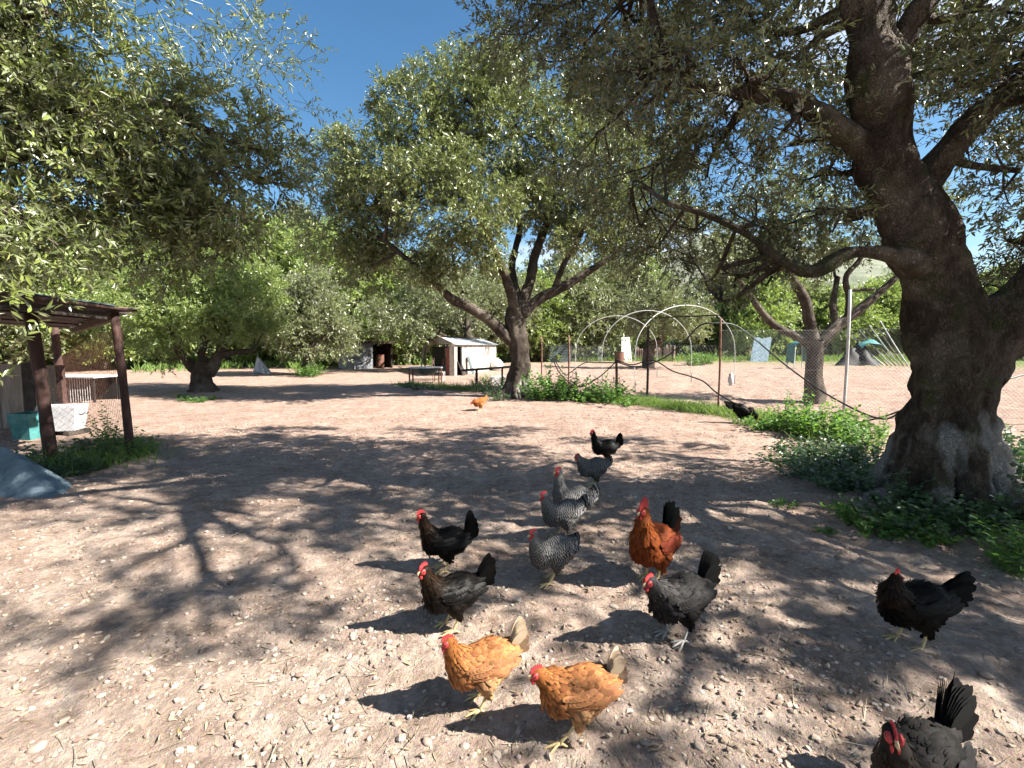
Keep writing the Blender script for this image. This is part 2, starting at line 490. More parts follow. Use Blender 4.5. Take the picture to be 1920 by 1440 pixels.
def ground_mat():
    m, n, l, b, out = new_mat('dirt_ground')
    t = n.new('ShaderNodeTexCoord')
    o = t.outputs['Object']
    n1 = noise(n, l, o, 0.55, 6, 0.6)
    n2 = noise(n, l, o, 7.0, 8, 0.7)
    n3 = noise(n, l, o, 60.0, 6, 0.7)
    v = n.new('ShaderNodeTexVoronoi'); v.inputs['Scale'].default_value = 42
    l.new(o, v.inputs['Vector'])
    pale = ramp(n, l, n2.outputs['Fac'], [(0.28, (0.20, 0.148, 0.116)), (0.5, (0.345, 0.272, 0.222)), (0.75, (0.45, 0.38, 0.325))])
    red = ramp(n, l, n2.outputs['Fac'], [(0.28, (0.19, 0.128, 0.10)), (0.5, (0.315, 0.228, 0.182)), (0.75, (0.41, 0.315, 0.26))])
    sp = n.new('ShaderNodeSeparateXYZ'); l.new(o, sp.inputs[0])
    # the stony yard in front, the redder tilled soil from about nine metres on
    ma = n.new('ShaderNodeMath'); ma.operation = 'MULTIPLY_ADD'; ma.inputs[1].default_value = 0.14; ma.inputs[2].default_value = -0.75
    l.new(sp.outputs['Y'], ma.inputs[0])
    mb = n.new('ShaderNodeMath'); mb.operation = 'ADD'
    l.new(ma.outputs[0], mb.inputs[0]); l.new(n1.outputs['Fac'], mb.inputs[1])
    mb.use_clamp = True
    c1 = mixc(n, l, mb.outputs[0], pale.outputs[0], red.outputs[0])
    n6 = noise(n, l, o, 1.7, 5, 0.62)
    pt = ramp(n, l, n6.outputs['Fac'], [(0.40, (0.62, 0.55, 0.50)), (0.58, (1, 1, 1))])
    c1 = mixc(n, l, 0.5, c1, pt.outputs[0], 'MULTIPLY')
    vr = ramp(n, l, v.outputs['Color'], [(0.2, (0.35, 0.35, 0.35)), (0.9, (0.72, 0.70, 0.68))])
    c2 = mixc(n, l, 0.45, c1, vr.outputs[0], 'OVERLAY')
    c3 = mixc(n, l, 0.35, c2, n3.outputs['Color'], 'SOFT_LIGHT')
    # rough grass beyond the cleared plot
    ln = n.new('ShaderNodeVectorMath'); ln.operation = 'LENGTH'; l.new(o, ln.inputs[0])
    mg = n.new('ShaderNodeMath'); mg.operation = 'MULTIPLY_ADD'; mg.inputs[1].default_value = 0.05; mg.inputs[2].default_value = -2.35
    l.new(ln.outputs['Value'], mg.inputs[0])
    mh = n.new('ShaderNodeMath'); mh.operation = 'ADD'; mh.use_clamp = True
    l.new(mg.outputs[0], mh.inputs[0]); l.new(n1.outputs['Fac'], mh.inputs[1])
    gr = ramp(n, l, n2.outputs['Fac'], [(0.3, (0.06, 0.09, 0.025)), (0.7, (0.16, 0.19, 0.06))])
    c4 = mixc(n, l, mh.outputs[0], c3, gr.outputs[0])
    l.new(c4, b.inputs['Base Color'])
    b.inputs['Roughness'].default_value = 0.95
    b.inputs['Specular IOR Level'].default_value = 0.15
    hh = n.new('ShaderNodeMath'); hh.operation = 'MULTIPLY_ADD'; hh.inputs[1].default_value = 0.6
    l.new(n3.outputs['Fac'], hh.inputs[0]); l.new(n2.outputs['Fac'], hh.inputs[2])
    bump(n, l, b, hh.outputs[0], 0.9, 0.045)
    return m
M['ground'] = ground_mat()

def stone_mat():
    m, n, l, b, out = new_mat('loose_stone')
    g = n.new('ShaderNodeNewGeometry')
    oi = n.new('ShaderNodeObjectInfo')
    ad = n.new('ShaderNodeMath'); ad.operation = 'ADD'
    l.new(g.outputs['Random Per Island'], ad.inputs[0]); l.new(oi.outputs['Random'], ad.inputs[1])
    fr = n.new('ShaderNodeMath'); fr.operation = 'FRACT'; l.new(ad.outputs[0], fr.inputs[0])
    r = ramp(n, l, fr.outputs[0], [(0.0, (0.17, 0.12, 0.09)), (0.4, (0.27, 0.21, 0.165)), (0.92, (0.34, 0.28, 0.23)), (1.0, (0.45, 0.40, 0.34))])
    t = n.new('ShaderNodeTexCoord')
    ns = noise(n, l, t.outputs['Object'], 60, 4)
    l.new(mixc(n, l, 0.4, r.outputs[0], ns.outputs['Color'], 'SOFT_LIGHT'), b.inputs['Base Color'])
    b.inputs['Roughness'].default_value = 0.88
    b.inputs['Specular IOR Level'].default_value = 0.2
    bump(n, l, b, ns.outputs['Fac'], 0.4, 0.004)
    return m
M['stone'] = stone_mat()

# ------------------------------------------------------------------ ground
def build_ground():
    a_front = np.radians(np.arange(-66, 66.01, 0.46))
    a_back = np.radians(np.linspace(66, 294, 60)[1:-1])
    ang = np.concatenate([a_front, a_back])                       # angle from +Y towards +X
    rad = [0.05]
    r = 0.5
    while r < 70: rad.append(r); r *= 1.0092 if r < 7 else 1.017
    while r < 2600: rad.append(r); r *= 1.12
    rad = np.array(rad)
    A, Rr = np.meshgrid(ang, rad)
    X, Y = Rr * np.sin(A), Rr * np.cos(A)
    x, y = X.ravel(), Y.ravel()
    z = low_height(x, y)
    rr = Rr.ravel()
    fine = np.clip(1.3 - rr / 22, 0, 1)
    c = np.stack([x, y, np.zeros_like(x)], 1)
    z = z + fine * (0.018 * fbm(c * 3.1, 3, 5) + 0.010 * fbm(c * 13, 3, 9) + 0.004 * np.abs(fbm(c * 45, 2, 21)))
    fx = np.clip((x - 2 + (y - 11) * 0.15) / 2, 0, 1) * np.clip((y - 10.5) / 1.5, 0, 1) * np.clip((70 - rr) / 20, 0, 1)
    z = z + fx * (0.07 * fbm(c * np.array([0.8, 2.6, 1]), 3, 31) + 0.025 * np.sin(y * 5.0 + 1.2 * vnoise(c * 0.6, 4)))
    n, m = len(rad), len(ang)
    i = np.arange(n - 1)[:, None]; j = np.arange(m)[None]
    a = i * m + j; b = i * m + (j + 1) % m
    Q = np.stack([a, b, b + m, a + m], -1).reshape(-1, 4)
    V = np.stack([x, y, z], 1)
    V = np.concatenate([V, [[0, 0, gz(0, 0)]]])
    T = np.stack([np.full(m, n * m), (np.arange(m) + 1) % m, np.arange(m)], 1)
    g = link('ground', fast_mesh('ground', V, [Q[:, ::-1], T[:, ::-1]], True), M['ground'])
    tag(g, 'dry stony reddish dirt yard under the olive trees', kind='structure')
build_ground()

def build_hill():
    xs = np.linspace(-900, 1500, 90); ys = np.linspace(380, 1300, 46)
    X, Y = np.meshgrid(xs, ys)
    x, y = X.ravel(), Y.ravel()
    ridge = 60 + 110 * np.exp(-((x - 420) / 380) ** 2) + 35 * np.exp(-((x + 300) / 300) ** 2)
    prof = np.clip((y - 400) / 420, 0, 1) ** 0.9
    z = ridge * prof + 18 * fbm(np.stack([x * 0.006, y * 0.006, x * 0], 1), 4, 8) * prof + 5 * fbm(np.stack([x * 0.05, y * 0.05, x * 0], 1), 2, 12) * prof - 3
    m = len(xs)
    i = np.arange(len(ys) - 1)[:, None]; j = np.arange(m - 1)[None]
    a = (i * m + j)
    Q = np.stack([a, a + 1, a + 1 + m, a + m], -1).reshape(-1, 4)
    h = link('hill', fast_mesh('hill', np.stack([x, y, z], 1), Q, True), M['hill'])
    tag(h, 'wooded hillside far behind the trees', kind='structure')
build_hill()

# ------------------------------------------------------------------ foliage and trees
def rand_dirs(n):
    return nrm(rng.normal(size=(n, 3)))

def leaf_arrays(B, D, L, W, simple_leaf=False, up_bias=1.0, fold=0.18):
    n = len(B)
    L = (L * rng.uniform(0.7, 1.25, n))[:, None]; W = (W * rng.uniform(0.75, 1.2, n))[:, None]
    up = np.array([0, 0, 1.0]) * up_bias + rng.normal(size=(n, 3)) * 0.75
    s = nrm(np.cross(D, up)); u = np.cross(s, D)
    if simple_leaf:
        m = B + D * L * 0.5
        V = np.stack([B, m + s * W / 2 + u * W * fold, B + D * L - u * L * 0.06, m - s * W / 2 + u * W * fold], 1)
        i = np.arange(n)[:, None] * 4
        return V.reshape(-1, 3), (i + np.array([[0, 1, 2, 3]]))
    m1, m2 = B + D * L * 0.28, B + D * L * 0.68 - u * L * 0.03
    V = np.stack([B, m1 + s * W / 2 + u * W * fold, m2 + s * W * 0.43 + u * W * fold, B + D * L - u * L * 0.1,
                  m2 - s * W * 0.43 + u * W * fold, m1 - s * W / 2 + u * W * fold], 1)
    i = np.arange(n)[:, None] * 6
    Q = np.concatenate([i + np.array([[0, 1, 2, 3]]), i + np.array([[0, 3, 4, 5]])])
    return V.reshape(-1, 3), Q

def twig_leaves(TB, TD, TL, nl, L, W, simple_leaf, droop=0.12, spread=0.8):
    k = len(TB)
    s = np.tile(np.linspace(0.12, 1.0, nl), k)
    i = np.repeat(np.arange(k), nl)
    s = np.clip(s + rng.uniform(-0.04, 0.04, len(s)), 0.05, 1)
    base = TB[i] + TD[i] * (TL[i] * s)[:, None]
    base[:, 2] -= droop * TL[i] * s ** 2
    rd = rng.normal(size=(len(i), 3))
    rd = nrm(rd - TD[i] * np.sum(rd * TD[i], 1)[:, None])
    D = nrm(TD[i] * rng.uniform(0.35, 0.95, len(i))[:, None] + rd * spread + np.array([0, 0, -0.08]))
    return leaf_arrays(base, D, L, W, simple_leaf)

def stick_arrays(A, Bp, r0, r1):
    d = nrm(Bp - A)
    ref = np.where(np.abs(d[:, 2:3]) < 0.9, np.array([[0, 0, 1.0]]), np.array([[1.0, 0, 0]]))
    s = nrm(np.cross(d, ref)); u = np.cross(s, d)
    V = []
    for p, r in ((A, r0), (Bp, r1)):
        for a in (0, 2.094, 4.189):
            V.append(p + (s * math.cos(a) + u * math.sin(a)) * r)
    V = np.stack(V, 1)
    i = np.arange(len(A))[:, None] * 6
    Q = np.concatenate([i + np.array([q]) for q in ([0, 1, 4, 3], [1, 2, 5, 4], [2, 0, 3, 5])])
    return V.reshape(-1, 3), Q

def lobe_twigs(lobes, per_m2, clump, hang, tl, sig=0.21):
    """sub-clump centres and twigs for each (centre, radius) lobe"""
    TB, TD, subs = [], [], []
    for c, r in lobes:
        c = np.array(c, float); r3 = np.array(r if np.ndim(r) else (r, r, r * 0.85), float)
        rm = r3.mean()
        k = max(5, int(clump * rm ** 1.6))
        u = rand_dirs(k)
        rho = rng.uniform(0.15, 1.0, k) ** 0.55
        sc = c + u * rho[:, None] * r3
        subs.append((c, sc))
        n = int(per_m2 * rm * rm)
        i = rng.integers(0, k, n)
        off = rng.normal(size=(n, 3)) * np.array([sig, sig, sig * .8]) * max(rm, 0.45)
        p = sc[i] + off
        out = nrm(p - c) * 0.6 + nrm(off) * 0.5 + rng.normal(size=(n, 3)) * 0.35 + np.array([0, 0, hang])
        TB.append(p); TD.append(nrm(out))
    TB, TD = np.concatenate(TB), np.concatenate(TD)
    return TB, TD, tl * rng.uniform(0.6, 1.3, len(TB)), subs

def tree(name, label, base, stems, lobes, leaf, bark, per_m2=60, clump=9, nl=10, L=0.07, W=0.017, tl=0.34, hang=-0.1,
         simple_leaf=False, twigs=False, ridge=0.0, extra=None, group=None, cat='tree', sides=18, lump=0.16, rb=1.0, sub_r=0.016, flute=0.12, branch_n=1.0):
    base = Vector(base)
    root = thing(name, label, cat, base, group)
    nodes = []
    for si, (pts, rad) in enumerate(stems):
        first = si == 0
        n = (len(pts) - 1) * (14 if ridge and first else 7) + 1
        fl = np.linspace(1, 0.25, n) * flute if first else flute * 0.35
        V, Q, T = tube(pts, rad, sides if first else max(8, sides * 2 // 3), n, lump=lump, lscale=2.6 / max(rad[0], 0.1) * 0.33, flute=fl, seed=si + 3, ridge=ridge)
        part('trunk' if first else 'limb', V, [Q, T], bark, root, True)
        C, r = catmull(pts, rad, n)
        st = n // 2 if first and len(stems) > 1 else n // 3
        for q in range(st, n): nodes.append((C[q], r[q]))
    NP = np.array([c for c, _ in nodes]); NR = np.array([r for _, r in nodes])
    TB, TD, TL, subs = lobe_twigs(lobes, per_m2, clump, hang, tl)
    if extra:
        EB, ED, EL, esub = lobe_twigs(extra, 250, 8, -0.1, .26, .13)
        V, Q = twig_leaves(EB, ED, EL, 11, 0.10, 0.036, True)
        part('upper_crown', V, Q, leaf, root)
        subs = subs + esub
    mb = MB()
    for li, (c, sc) in enumerate(subs):
        d = np.linalg.norm(NP - c, axis=1) + 0.6 * np.maximum(0, NP[:, 2] - c[2])
        k = int(np.argmin(d))
        a = NP[k]; r0 = min(NR[k] * 0.8, 0.035 + 0.02 * np.linalg.norm(c - a)) * rb
        mid = (a + c) / 2 + rng.normal(size=3) * 0.12 * np.linalg.norm(c - a) + np.array([0, 0, -0.06 * np.linalg.norm(c - a)])
        V, Q, T = tube([a, mid, c], [r0, r0 * 0.7, r0 * 0.42], 6, 9, lump=0.2, lscale=4, cap=False)
        mb.add(V, Q, T)
        C, _ = catmull([a, mid, c], [1, 1, 1], 9)
        m = max(3, int(len(sc) * branch_n))
        for s in sc[:m]:
            st = C[rng.integers(5, 9)]
            md = (st + s) / 2 + rng.normal(size=3) * 0.10
            V, Q, T = tube([st, md, s], [sub_r, sub_r * 0.65, sub_r * 0.3], 4, 6, cap=False)
            mb.add(V, Q, T)
    mb.part('branches', bark, root, True)['kind'] = 'stuff'
    V, Q = twig_leaves(TB, TD, TL, nl, L, W, simple_leaf)
    if twigs:
        E = TB + TD * (TL * 0.95)[:, None]; E[:, 2] -= 0.12 * TL
        V2, Q2 = stick_arrays(TB - TD * 0.08, E, 0.0028, 0.001)
        nv = len(V)
        me = fast_mesh('crown', np.concatenate([V, V2]) - np.array(base), np.concatenate([Q, Q2 + nv]), False)
        o = link('crown', me, [leaf, M['twig']], root)
        mi = np.zeros(len(Q) + len(Q2), np.int32); mi[len(Q):] = 1
        me.polygons.foreach_set('material_index', mi)
    else:
        o = link('crown', fast_mesh('crown', V - np.array(base), Q, False), leaf, root)
    return root

def pl(lst):
    return [(P(px, py, d), r) for (px, py, d, r) in lst]

def px_stem(lst):
    return [P(a, b, d) for a, b, d, _ in lst], [r for *_, r in lst]

# --- the large leaning olive on the right, its crown reaching overhead
b = G(1765, 950)
D0 = b.y
trunk = ([Vector((b.x + 0.02, b.y, -0.15)), Vector((b.x, b.y, 0.12)), P(1768, 860, D0), P(1775, 770, D0), P(1783, 680, D0), P(1768, 590, D0), P(1738, 500, D0 - .05), P(1700, 400, D0 - .1), P(1658, 310, D0 - .1), P(1648, 200, D0 - .15), P(1640, 110, D0 - .2), P(1622, 0, D0 - .2), P(1600, -170, D0 - .3), P(1560, -380, D0 - .5)],
         [0.44, 0.34, 0.27, 0.262, 0.285, 0.265, 0.235, 0.225, 0.195, 0.182, 0.21, 0.16, 0.12, 0.08])
limbs = [
    px_stem([(1795, 720, D0 - .05, .22), (1850, 630, D0 - .1, .21), (1920, 565, D0 - .2, .2), (2040, 450, D0 - .3, .17), (2200, 300, D0 - .5, .15), (2330, 120, D0 - .6, .08)]),
    px_stem([(1830, 690, D0 + .1, .2), (1900, 640, D0 + .2, .16), (2000, 590, D0 + .5, .12), (2150, 500, D0 + .8, .07)]),
    px_stem([(1710, 400, D0, .14), (1755, 310, D0 - .1, .105), (1830, 225, D0 - .2, .09), (1900, 165, D0 - .3, .08), (2000, 90, D0 - .4, .05)]),
    px_stem([(1668, 120, D0 - .1, .1), (1700, 60, D0 - .2, .085), (1745, -20, D0 - .3, .075), (1800, -150, D0 - .4, .05)]),
    px_stem([(1735, 505, D0 - .1, .13), (1660, 475, D0 - .3, .056), (1590, 475, D0 - .4, .05), (1525, 508, D0 - .4, .055), (1470, 490, D0 - .3, .034), (1400, 440, D0 - .2, .03), (1330, 405, D0 - .1, .022), (1250, 380, D0, .02)]),
    px_stem([(1640, 285, D0 - .1, .12), (1570, 240, D0 - .2, .09), (1500, 190, D0 - .2, .075), (1400, 175, D0 - .1, .055), (1290, 150, D0, .045), (1240, 80, D0 + .1, .035), (1200, -60, D0, .03)]),
    px_stem([(1610, -60, D0 - .2, .12), (1500, -200, D0 - .6, .1), (1380, -380, D0 - 1.0, .07), (1200, -700, D0 - 1.6, .05)]),
    px_stem([(1600, -100, D0 - .2, .12), (1740, -350, D0 - .8, .1), (1950, -700, D0 - 1.6, .07)]),
]
roots = []
for a, ln, r in ((2.7, 0.7, .12), (3.3, 0.9, .13), (3.9, 0.6, .11), (4.5, 0.7, .12), (5.1, 0.65, .11), (5.8, 0.8, .12), (0.4, 0.6, .10)):
    dx, dy = math.cos(a), math.sin(a)
    roots.append(([Vector((b.x + dx * .10, b.y + dy * .10, 1.15)), Vector((b.x + dx * .22, b.y + dy * .22, 0.75)), Vector((b.x + dx * .36, b.y + dy * .34, 0.38)), Vector((b.x + dx * .55, b.y + dy * .52, 0.13)), Vector((b.x + dx * ln * 1.1, b.y + dy * ln * 1.05, -0.03)), Vector((b.x + dx * ln * 1.5, b.y + dy * ln * 1.4, -0.16))], [r * .8, r * 1.1, r, r * .85, r * .6, r * .3]))
lobes = pl([
    (1000, 30, 5.6, .75), (1090, 110, 5.8, .8), (1120, 250, 6.0, .75), (1180, 30, 5.2, .8), (1210, 330, 5.8, .7), (1250, 200, 5.4, .8), (1290, 80, 4.8, .7),
    (1330, 300, 5.2, .75), (1380, 180, 4.8, .75), (1400, 420, 5.0, .55), (1420, 60, 4.6, .75), (1480, 270, 4.8, .7), (1490, 110, 4.8, .5), (1530, 390, 4.6, .55),
    (1300, 430, 5.6, .5), (1300, 485, 5.6, .33), (1240, 470, 6.2, .38), (1380, 520, 5.2, .24), (1330, 540, 5.5, .18), (1190, 420, 6.2, .4), (1430, 455, 4.9, .3), (1240, 430, 6.0, .45), (1540, 320, 4.8, .4), (1440, 500, 4.5, .28), (1360, 510, 4.9, .28), (1585, 420, 5.0, .3), (1400, 150, 3.9, .35), (1500, 215, 3.8, .28), (1290, 130, 4.0, .4), (1200, 150, 4.4, .4),
    (1800, 80, 5.0, .45), (1890, 150, 4.0, .5), (1760, -20, 5.0, .6), (1910, 320, 4.0, .35), (1860, 10, 4.0, .45), (1820, 270, 5.2, .35), (1890, 450, 4.8, .4), (1900, 520, 5.0, .35), (1980, 380, 4.4, .7), (2000, 120, 3.6, .8),
    (1700, -190, 4.4, .8), (1480, -140, 4.4, .9), (1250, -150, 4.8, .9), (1060, -110, 5.4, .9), (2100, -50, 3.8, 1.0), (2200, 250, 4.0, .9),
])
lobes = [(c, r * (0.86 if 1290 < 960 + FPX * c.x / c.y < 1640 else 1.0)) for c, r in lobes]
over = [((1.2, 3.3, 5.9), 1.0), ((2.6, 2.9, 6.1), 1.0), ((0.2, 4.2, 5.8), .9), ((3.9, 2.5, 5.9), 1.0), ((5.2, 2.4, 5.2), 1.0), ((1.0, 5.2, 6.2), 1.0), ((2.6, 4.6, 6.6), 1.0), ((4.2, 4.4, 6.4), 1.1),
        ((6.2, 1.9, 4.1), .8), ((6.4, 3.6, 5.2), 1.0), ((5.4, 5.2, 5.4), 1.0), ((6.8, 5.4, 4.4), 1.0), ((3.6, 6.2, 5.4), 1.0), ((5.0, 7.0, 4.8), 1.0), ((1.9, 6.4, 5.6), .9), ((5.4, 1.5, 4.2), .7), ((6.6, 1.0, 3.6), .8), ((7.6, 2.0, 4.2), .9), ((7.4, 0.6, 4.4), .8), ((5.8, 2.7, 3.9), .75), ((8.6, 2.9, 4.6), 1.0), ((8.4, 1.2, 5.0), .9), ((7.2, 3.4, 3.8), .8), ((4.9, 2.1, 4.9), .7), ((6.0, 0.4, 4.8), .5), ((2.0, 3.9, 7.3), 1.0), ((3.3, 4.2, 7.5), 1.0), ((1.2, 2.6, 6.6), .7), ((4.4, 3.3, 6.9), .9), ((4.3, 1.1, 6.2), .5), ((5.0, 1.6, 6.0), .55), ((4.6, 0.8, 5.6), .38), ((5.2, 0.9, 6.2), .42)]
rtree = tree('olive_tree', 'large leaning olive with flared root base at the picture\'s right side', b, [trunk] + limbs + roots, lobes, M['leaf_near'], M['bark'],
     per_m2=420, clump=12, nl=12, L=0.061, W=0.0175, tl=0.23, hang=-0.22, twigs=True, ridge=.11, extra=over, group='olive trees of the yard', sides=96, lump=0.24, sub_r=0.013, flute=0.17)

# --- two unseen olives added beside and behind the camera; their crowns block sky light
for (bx, by, lab, lobs) in ((9.6, 1.0, 'unseen shade olive added just outside the frame beyond the leaning olive', [((9.2, .6, 4.2), 1.3), ((10.4, 1.8, 4.0), 1.3), ((8.4, 2.4, 5.2), 1.1), ((9.8, -.6, 4.6), 1.3), ((10.6, .4, 5.6), 1.3), ((7.9, .0, 5.4), .8), ((9.4, 3.2, 4.6), 1.0)]),
                            (-2.6, -3.6, 'unseen shade olive added behind the photographer', [((-2.6, -3.4, 4.6), 1.6), ((-.6, -3.2, 4.4), 1.4), ((-4.4, -2.8, 4.2), 1.4), ((-1.2, -1.6, 5.6), 1.2), ((-3.4, -1.4, 5.4), 1.2), ((1.2, -3.6, 4.8), 1.3), ((-2.2, -4.8, 5.2), 1.5)])):
    q = Vector((bx, by, gz(bx, by)))
    stm = [([q + Vector((0, 0, -.1)), q + Vector((.05, 0, .9)), q + Vector((0, .1, 1.9)), q + Vector((-.1, 0, 3.4))], [.5, .36, .32, .14])]
    for k in range(4):
        a = k * 1.6 + bx
        stm.append(([q + Vector((0, .05, 1.7)), q + Vector((math.cos(a) * .7, math.sin(a) * .7, 2.8)), q + Vector((math.cos(a) * 1.5, math.sin(a) * 1.5, 3.9))], [.2, .14, .07]))
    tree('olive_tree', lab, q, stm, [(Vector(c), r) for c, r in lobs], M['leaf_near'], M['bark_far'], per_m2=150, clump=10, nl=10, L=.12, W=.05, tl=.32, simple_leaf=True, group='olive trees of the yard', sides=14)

# --- crown of the olive on the left, its trunk outside the picture
lb = Vector((-5.9, 3.0, gz(-5.9, 3.0)))
lstem = [([lb + Vector((0, 0, -.1)), lb + Vector((.05, .05, .8)), lb + Vector((.1, .1, 1.7)), lb + Vector((.3, .3, 2.6))], [.5, .36, .32, .28]),
         ([lb + Vector((.2, .2, 2.2)), P(60, 260, 3.9), P(170, 190, 4.2), P(290, 200, 4.4), P(400, 250, 4.6)], [.2, .13, .1, .06, .03]),
         ([lb + Vector((.2, .2, 2.3)), P(0, 60, 3.6), P(120, 30, 4.0), P(220, 75, 4.5)], [.2, .06, .02, .008]),
         ([lb + Vector((.1, .2, 1.9)), P(20, 420, 3.9), P(180, 410, 4.4), P(330, 420, 4.6)], [.18, .1, .06, .03])]
llobes = pl([(40, 80, 3.6, .7), (130, 160, 3.9, .6), (60, 260, 3.7, .65), (190, 260, 4.0, .55), (300, 240, 4.3, .55), (400, 270, 4.5, .55), (480, 280, 4.7, .45),
             (350, 340, 4.3, .5), (440, 370, 4.6, .5), (250, 370, 4.1, .5), (120, 380, 3.8, .5), (40, 400, 3.6, .45), (360, 430, 4.5, .42), (430, 450, 4.8, .35), (300, 450, 4.5, .35), (500, 340, 4.9, .35), (220, 190, 4.4, .5), (330, 190, 4.7, .45),
             (20, -60, 3.4, .7), (-80, 150, 3.4, .8), (-100, 380, 3.3, .6)])
lthin = pl([(260, 40, 4.6, .42), (360, 30, 4.8, .42), (450, 50, 5.0, .45), (500, 110, 5.1, .38), (440, 150, 5.0, .4), (520, 190, 5.2, .28), (180, 60, 4.4, .4)])
tree('olive_tree', 'low hanging olive crown filling the upper corner above the pole shelter', lb, lstem, llobes, M['leaf_left'], M['bark_far'],
     per_m2=700, clump=16, nl=12, L=0.062, W=0.019, tl=0.2, hang=-0.05, twigs=True, group='olive trees of the yard', sub_r=0.01)
ltree = [o for o in COL.objects if o.name.startswith('olive_tree') and o.parent is None][-1]
TB, TD, TL, _ = lobe_twigs(lthin, 190, 16, 0.15, .26)
V, Q = twig_leaves(TB, TD, TL, 11, 0.058, 0.015, False)
V2, Q2 = stick_arrays(TB - TD * 0.15, TB + TD * (TL * .95)[:, None], .003, .001)
part('spray', np.concatenate([V, V2]), np.concatenate([Q, Q2 + len(V)]), M['leaf_left'], ltree)
low = pl([(20, 455, 2.9, .15), (110, 460, 3.1, .17), (180, 475, 3.6, .17), (0, 600, 2.5, .07), (-4, 655, 2.4, .06), (-6, 748, 2.3, .05), (250, 470, 3.9, .18), (-70, 470, 2.7, .15)])
TB, TD, TL, _ = lobe_twigs(low, 1500, 60, 0.1, .14)
V, Q = twig_leaves(TB, TD, TL, 9, 0.058, 0.017, False)
part('spray', V, Q, M['leaf_left'], ltree)
for c, r in low[:]:
    a = P(-260, 300, 2.9)
    mid = (a + c) / 2 + Vector((0, 0, .1))
    pipe('twig', [a, mid, c], [.012, .007, .003], M['twig'], ltree, 5, 10)

# --- the big olive in the middle
b = G(970, 745)
D1 = b.y
stems = [([Vector((b.x, b.y, -.15)), Vector((b.x, b.y, .08)), P(973, 715, D1), P(976, 680, D1), P(972, 640, D1), P(966, 605, D1), P(964, 575, D1)], [.48, .38, .29, .26, .25, .25, .18]),
         px_stem([(960, 640, D1, .17), (930, 610, D1 - .2, .15), (890, 582, D1 - .5, .135), (850, 562, D1 - .8, .12), (825, 540, D1 - 1, .09), (780, 500, D1 - 1.2, .07), (720, 450, D1 - 1.3, .05)]),
         px_stem([(968, 600, D1, .16), (958, 550, D1 - .3, .13), (940, 500, D1 - .6, .11), (905, 420, D1 - .8, .09), (880, 330, D1 - .8, .06), (860, 230, D1 - .6, .04)]),
         px_stem([(975, 590, D1, .17), (1010, 560, D1 + .2, .14), (1060, 535, D1 + .3, .12), (1110, 505, D1 + .4, .09), (1160, 465, D1 + .5, .06), (1210, 400, D1 + .7, .04)]),
         px_stem([(972, 585, D1, .17), (992, 530, D1 + .3, .14), (1005, 470, D1 + .5, .12), (1030, 400, D1 + .8, .09), (1040, 300, D1 + .8, .06), (1020, 200, D1 + .6, .04)]),
         px_stem([(975, 575, D1, .12), (960, 500, D1 + .8, .1), (975, 420, D1 + 1.4, .08), (960, 300, D1 + 1.6, .05)]),
         px_stem([(1040, 540, D1 + .3, .08), (1060, 490, D1 + .2, .07), (1090, 440, D1, .05), (1100, 360, D1, .03)])]
for a in (2.6, 3.6, 4.6, 5.5, 0.2):
    dx, dy = math.cos(a), math.sin(a)
    stems.append(([Vector((b.x + dx * .12, b.y + dy * .12, .8)), Vector((b.x + dx * .32, b.y + dy * .32, .25)), Vector((b.x + dx * .6, b.y + dy * .6, 0.0)), Vector((b.x + dx * .85, b.y + dy * .85, -.12))], [.12, .13, .1, .05]))
mlobes = pl([(885, 185, 13.5, 1.35), (790, 245, 13.2, 1.2), (700, 330, 13, 1.2), (765, 375, 12.2, 1.05), (655, 430, 13.4, 1.15), (690, 500, 13.6, .8), (960, 250, 14, 1.5), (1050, 330, 14.4, 1.5),
             (1135, 410, 14.4, 1.2), (1000, 400, 14.8, 1.2), (880, 400, 12.6, 1.1), (850, 490, 12.8, .75), (1190, 290, 15.2, 1.4), (945, 125, 14, .95), (1185, 470, 14.5, .8), (620, 300, 14.2, .9),
             (730, 190, 13.8, .6), (640, 370, 14.4, .9), (780, 470, 12.6, .7), (1080, 220, 14.8, 1.3), (840, 320, 12.6, 1.0), (860, 115, 13.8, .45), (780, 150, 13.6, .4), (1250, 380, 15.2, 1.1), (920, 470, 13.2, .6), (1080, 450, 13.6, .65)])
tree('olive_tree', 'tall spreading olive standing mid yard behind the hens', b, stems, mlobes, M['leaf_main'], M['bark_low'], per_m2=580, clump=14, nl=11, L=0.115, W=0.040, tl=0.28, hang=0.12,
     simple_leaf=True, ridge=.13, group='olive trees of the yard', sides=40, sub_r=0.018, flute=0.2)

# --- low forked olive beyond the shelter
b = G(382, 735)
D2 = b.y
stems = [([Vector((b.x, b.y, -.1)), Vector((b.x, b.y, .1)), P(380, 712, D2), P(381, 692, D2), P(385, 678, D2)], [.42, .34, .27, .27, .2]),
         px_stem([(374, 702, D2, .17), (352, 678, D2 - .2, .14), (336, 655, D2 - .3, .12), (330, 630, D2 - .3, .11), (310, 590, D2 - .3, .07)]),
         px_stem([(390, 702, D2, .18), (405, 674, D2, .16), (418, 650, D2 + .1, .13), (425, 610, D2 + .2, .1), (440, 560, D2 + .3, .06)]),
         px_stem([(405, 670, D2, .12), (440, 660, D2 + .1, .09), (475, 658, D2 + .3, .06)]),
         px_stem([(388, 680, D2, .14), (378, 665, D2 - .1, .1), (383, 640, D2, .09), (370, 580, D2, .06)])]
slobes = pl([(290, 560, 15, 1.35), (380, 525, 15.4, 1.35), (230, 500, 16, 1.2), (450, 580, 15.5, .95), (325, 615, 14.6, .8), (480, 545, 16.6, .9), (215, 590, 16, .9), (430, 490, 16.6, 1.0), (270, 625, 14.8, .6), (400, 600, 14.6, .7), (300, 670, 15.4, .4), (500, 610, 16.4, .55)])
